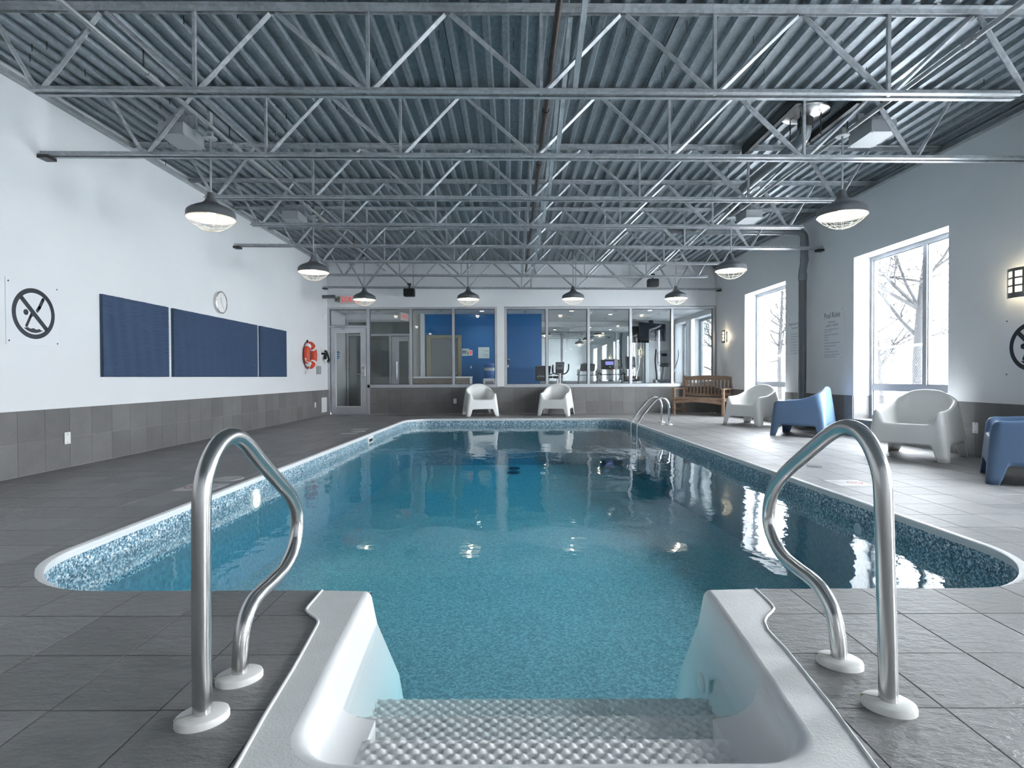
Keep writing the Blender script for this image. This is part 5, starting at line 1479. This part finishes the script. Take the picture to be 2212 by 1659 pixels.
for s_, x in ((-1, -.16), (1, .28)):
    MB().tube(smooth_path([(x*.9, .05, .78), (x*.95, -.02, .95), (x*1.35, -.10, 1.25), (x*1.45, -.18, 1.45), (x*1.40, -.22, 1.64)]), .022, 10).obj('moving_arm', black if s_ < 0 else chrome, el, True)
    MB().tube(smooth_path([(x, .05, .80), (x*1.3, -.4, .45), (x*1.3, -.9, .25)]), .03, 10).obj('pedal_arm', white_gloss, el, True); MB().bevbox((x*1.3-.08, -1.0, .24), (x*1.3+.08, -.65, .29), .02).obj('pedal', black, el)
MB().tube([(-.24, .05, .78), (.32, .05, .78)], .045, 14).obj('pivot', grey_metal, el, 40); MB().bevbox((-.22, .1, .05), (.26, .75, .60), .08).obj('drive_case', black, el, 40)
for yy in (-1.0, .75): MB().bevbox((-.3, yy-.04, 0), (.34, yy+.04, .08)).obj('foot_bar', black, el)
gc = thing('gym_clock', 'small dark round clock on the fitness room side wall', 'clock'); gc.matrix_world = RB(17.45, 2.02)
MB().lathe([(0, .03), (.13, .03), (.15, .02), (.15, 0)], n=28).obj('case', black, gc, 40); MB().lathe([(0, .031), (.12, .031)], n=28).obj('dial', grey_plastic, gc)

# ------------------------------------------------------------------ outside the windows
struct('ground', MB().box((5.45, -30, -.5), (70, 60, -.30)), snow)
fe = thing('chain_link_fence', 'chain link fence standing outside the windows', 'fence', (6.75, 9, -.3))
mb = MB(); HF = 1.72; Y0, Y1 = -7.0, 13.0; p_ = .056; r = .0016
nn = int((Y1-Y0)/p_)
for i in range(-int(HF/p_), nn):
    y = Y0+i*p_
    for s_ in (1, -1):
        a = (0, y, 0) if s_ > 0 else (0, y, HF); b = (.002*s_, y+HF, HF if s_ > 0 else 0)
        ya, yb = a[1], b[1]
        if yb < Y0 or ya > Y1: continue
        k = len(mb.v); za, zb = a[2], b[2]
        mb.v += [(-r, ya, za-r), (r, ya, za-r), (0, ya, za+r*1.4), (-r, yb, zb-r), (r, yb, zb-r), (0, yb, zb+r*1.4)]
        mb.f += [(k, k+1, k+4, k+3), (k+1, k+2, k+5, k+4), (k+2, k, k+3, k+5)]
w_ = mb.obj('wire_mesh', fence_m, fe, kind='stuff')
MB().tube([(0, Y0, HF), (0, Y1, HF)], .02, 8).obj('top_rail', fence_post, fe, 40)
for yy in (-6, -3.2, -.4, .4-.6, 2.2, 5.0, 8, 11): MB().tube([(0, yy, 0), (0, yy, HF+.04)], .03, 10).obj('fence_pole', fence_post, fe, 40)
def tree(x, y, h, r0, seed, lab, low=1.2, spread=1.0):
    rnd = random.Random(seed); o = thing('bare_tree', lab, 'tree', (x, y, -.3), 0, 'bare winter trees outside')
    trunk = MB(); br = MB()
    def grow(p, d, ln, r, lv):
        pts, rs = [p], [r]; q = p
        n = 4 if lv else 9
        for i in range(n):
            d = (d+Vector((rnd.gauss(0, .16), rnd.gauss(0, .16), rnd.gauss(.03, .10)))*(.22 if lv == 0 else 1)).normalized()
            q = q+d*ln/n; pts.append(q); rs.append(r*(1-.62*(i+1)/n))
            if lv < 4 and (lv or q.z > low):
                for _ in range(3 if lv < 2 else 2 if lv < 3 else 1):
                    if rnd.random() < .80:
                        sd = Vector((rnd.gauss(0, 1), rnd.gauss(0, 1), rnd.gauss(.25, .5))).normalized()
                        grow(q, (d*.45+sd*spread).normalized(), ln*rnd.uniform(.34, .55), rs[-1]*rnd.uniform(.40, .6), lv+1)
        (trunk if lv == 0 else br).tube(pts, [max(a, .0065) for a in rs], 8 if lv == 0 else (5 if lv == 1 else 3), False)
    grow(Vector((0, 0, 0)), Vector((0, .05, 1)), h, r0, 0)
    trunk.obj('trunk', bark, o, True); br.obj('branches', bark, o, kind='stuff')
tree(10.15, 14.0, 6.5, .135, 3, 'large bare tree seen through the near window behind the fence', 1.6)
tree(13.6, 28.5, 6.0, .13, 9, 'slender bare tree seen through the window beside the French notice', 1.5)
tree(15.8, 24.0, 4.6, .10, 21, 'low bare tree left of the large one in the near window', .8, 1.2)
tree(17.5, 33.0, 5.2, .11, 5, 'bare tree far behind the window nearest the bench', 1.0)
tree(9.8, 26.0, 5.2, .11, 12, 'bare tree outside the fitness room window', 1.0)
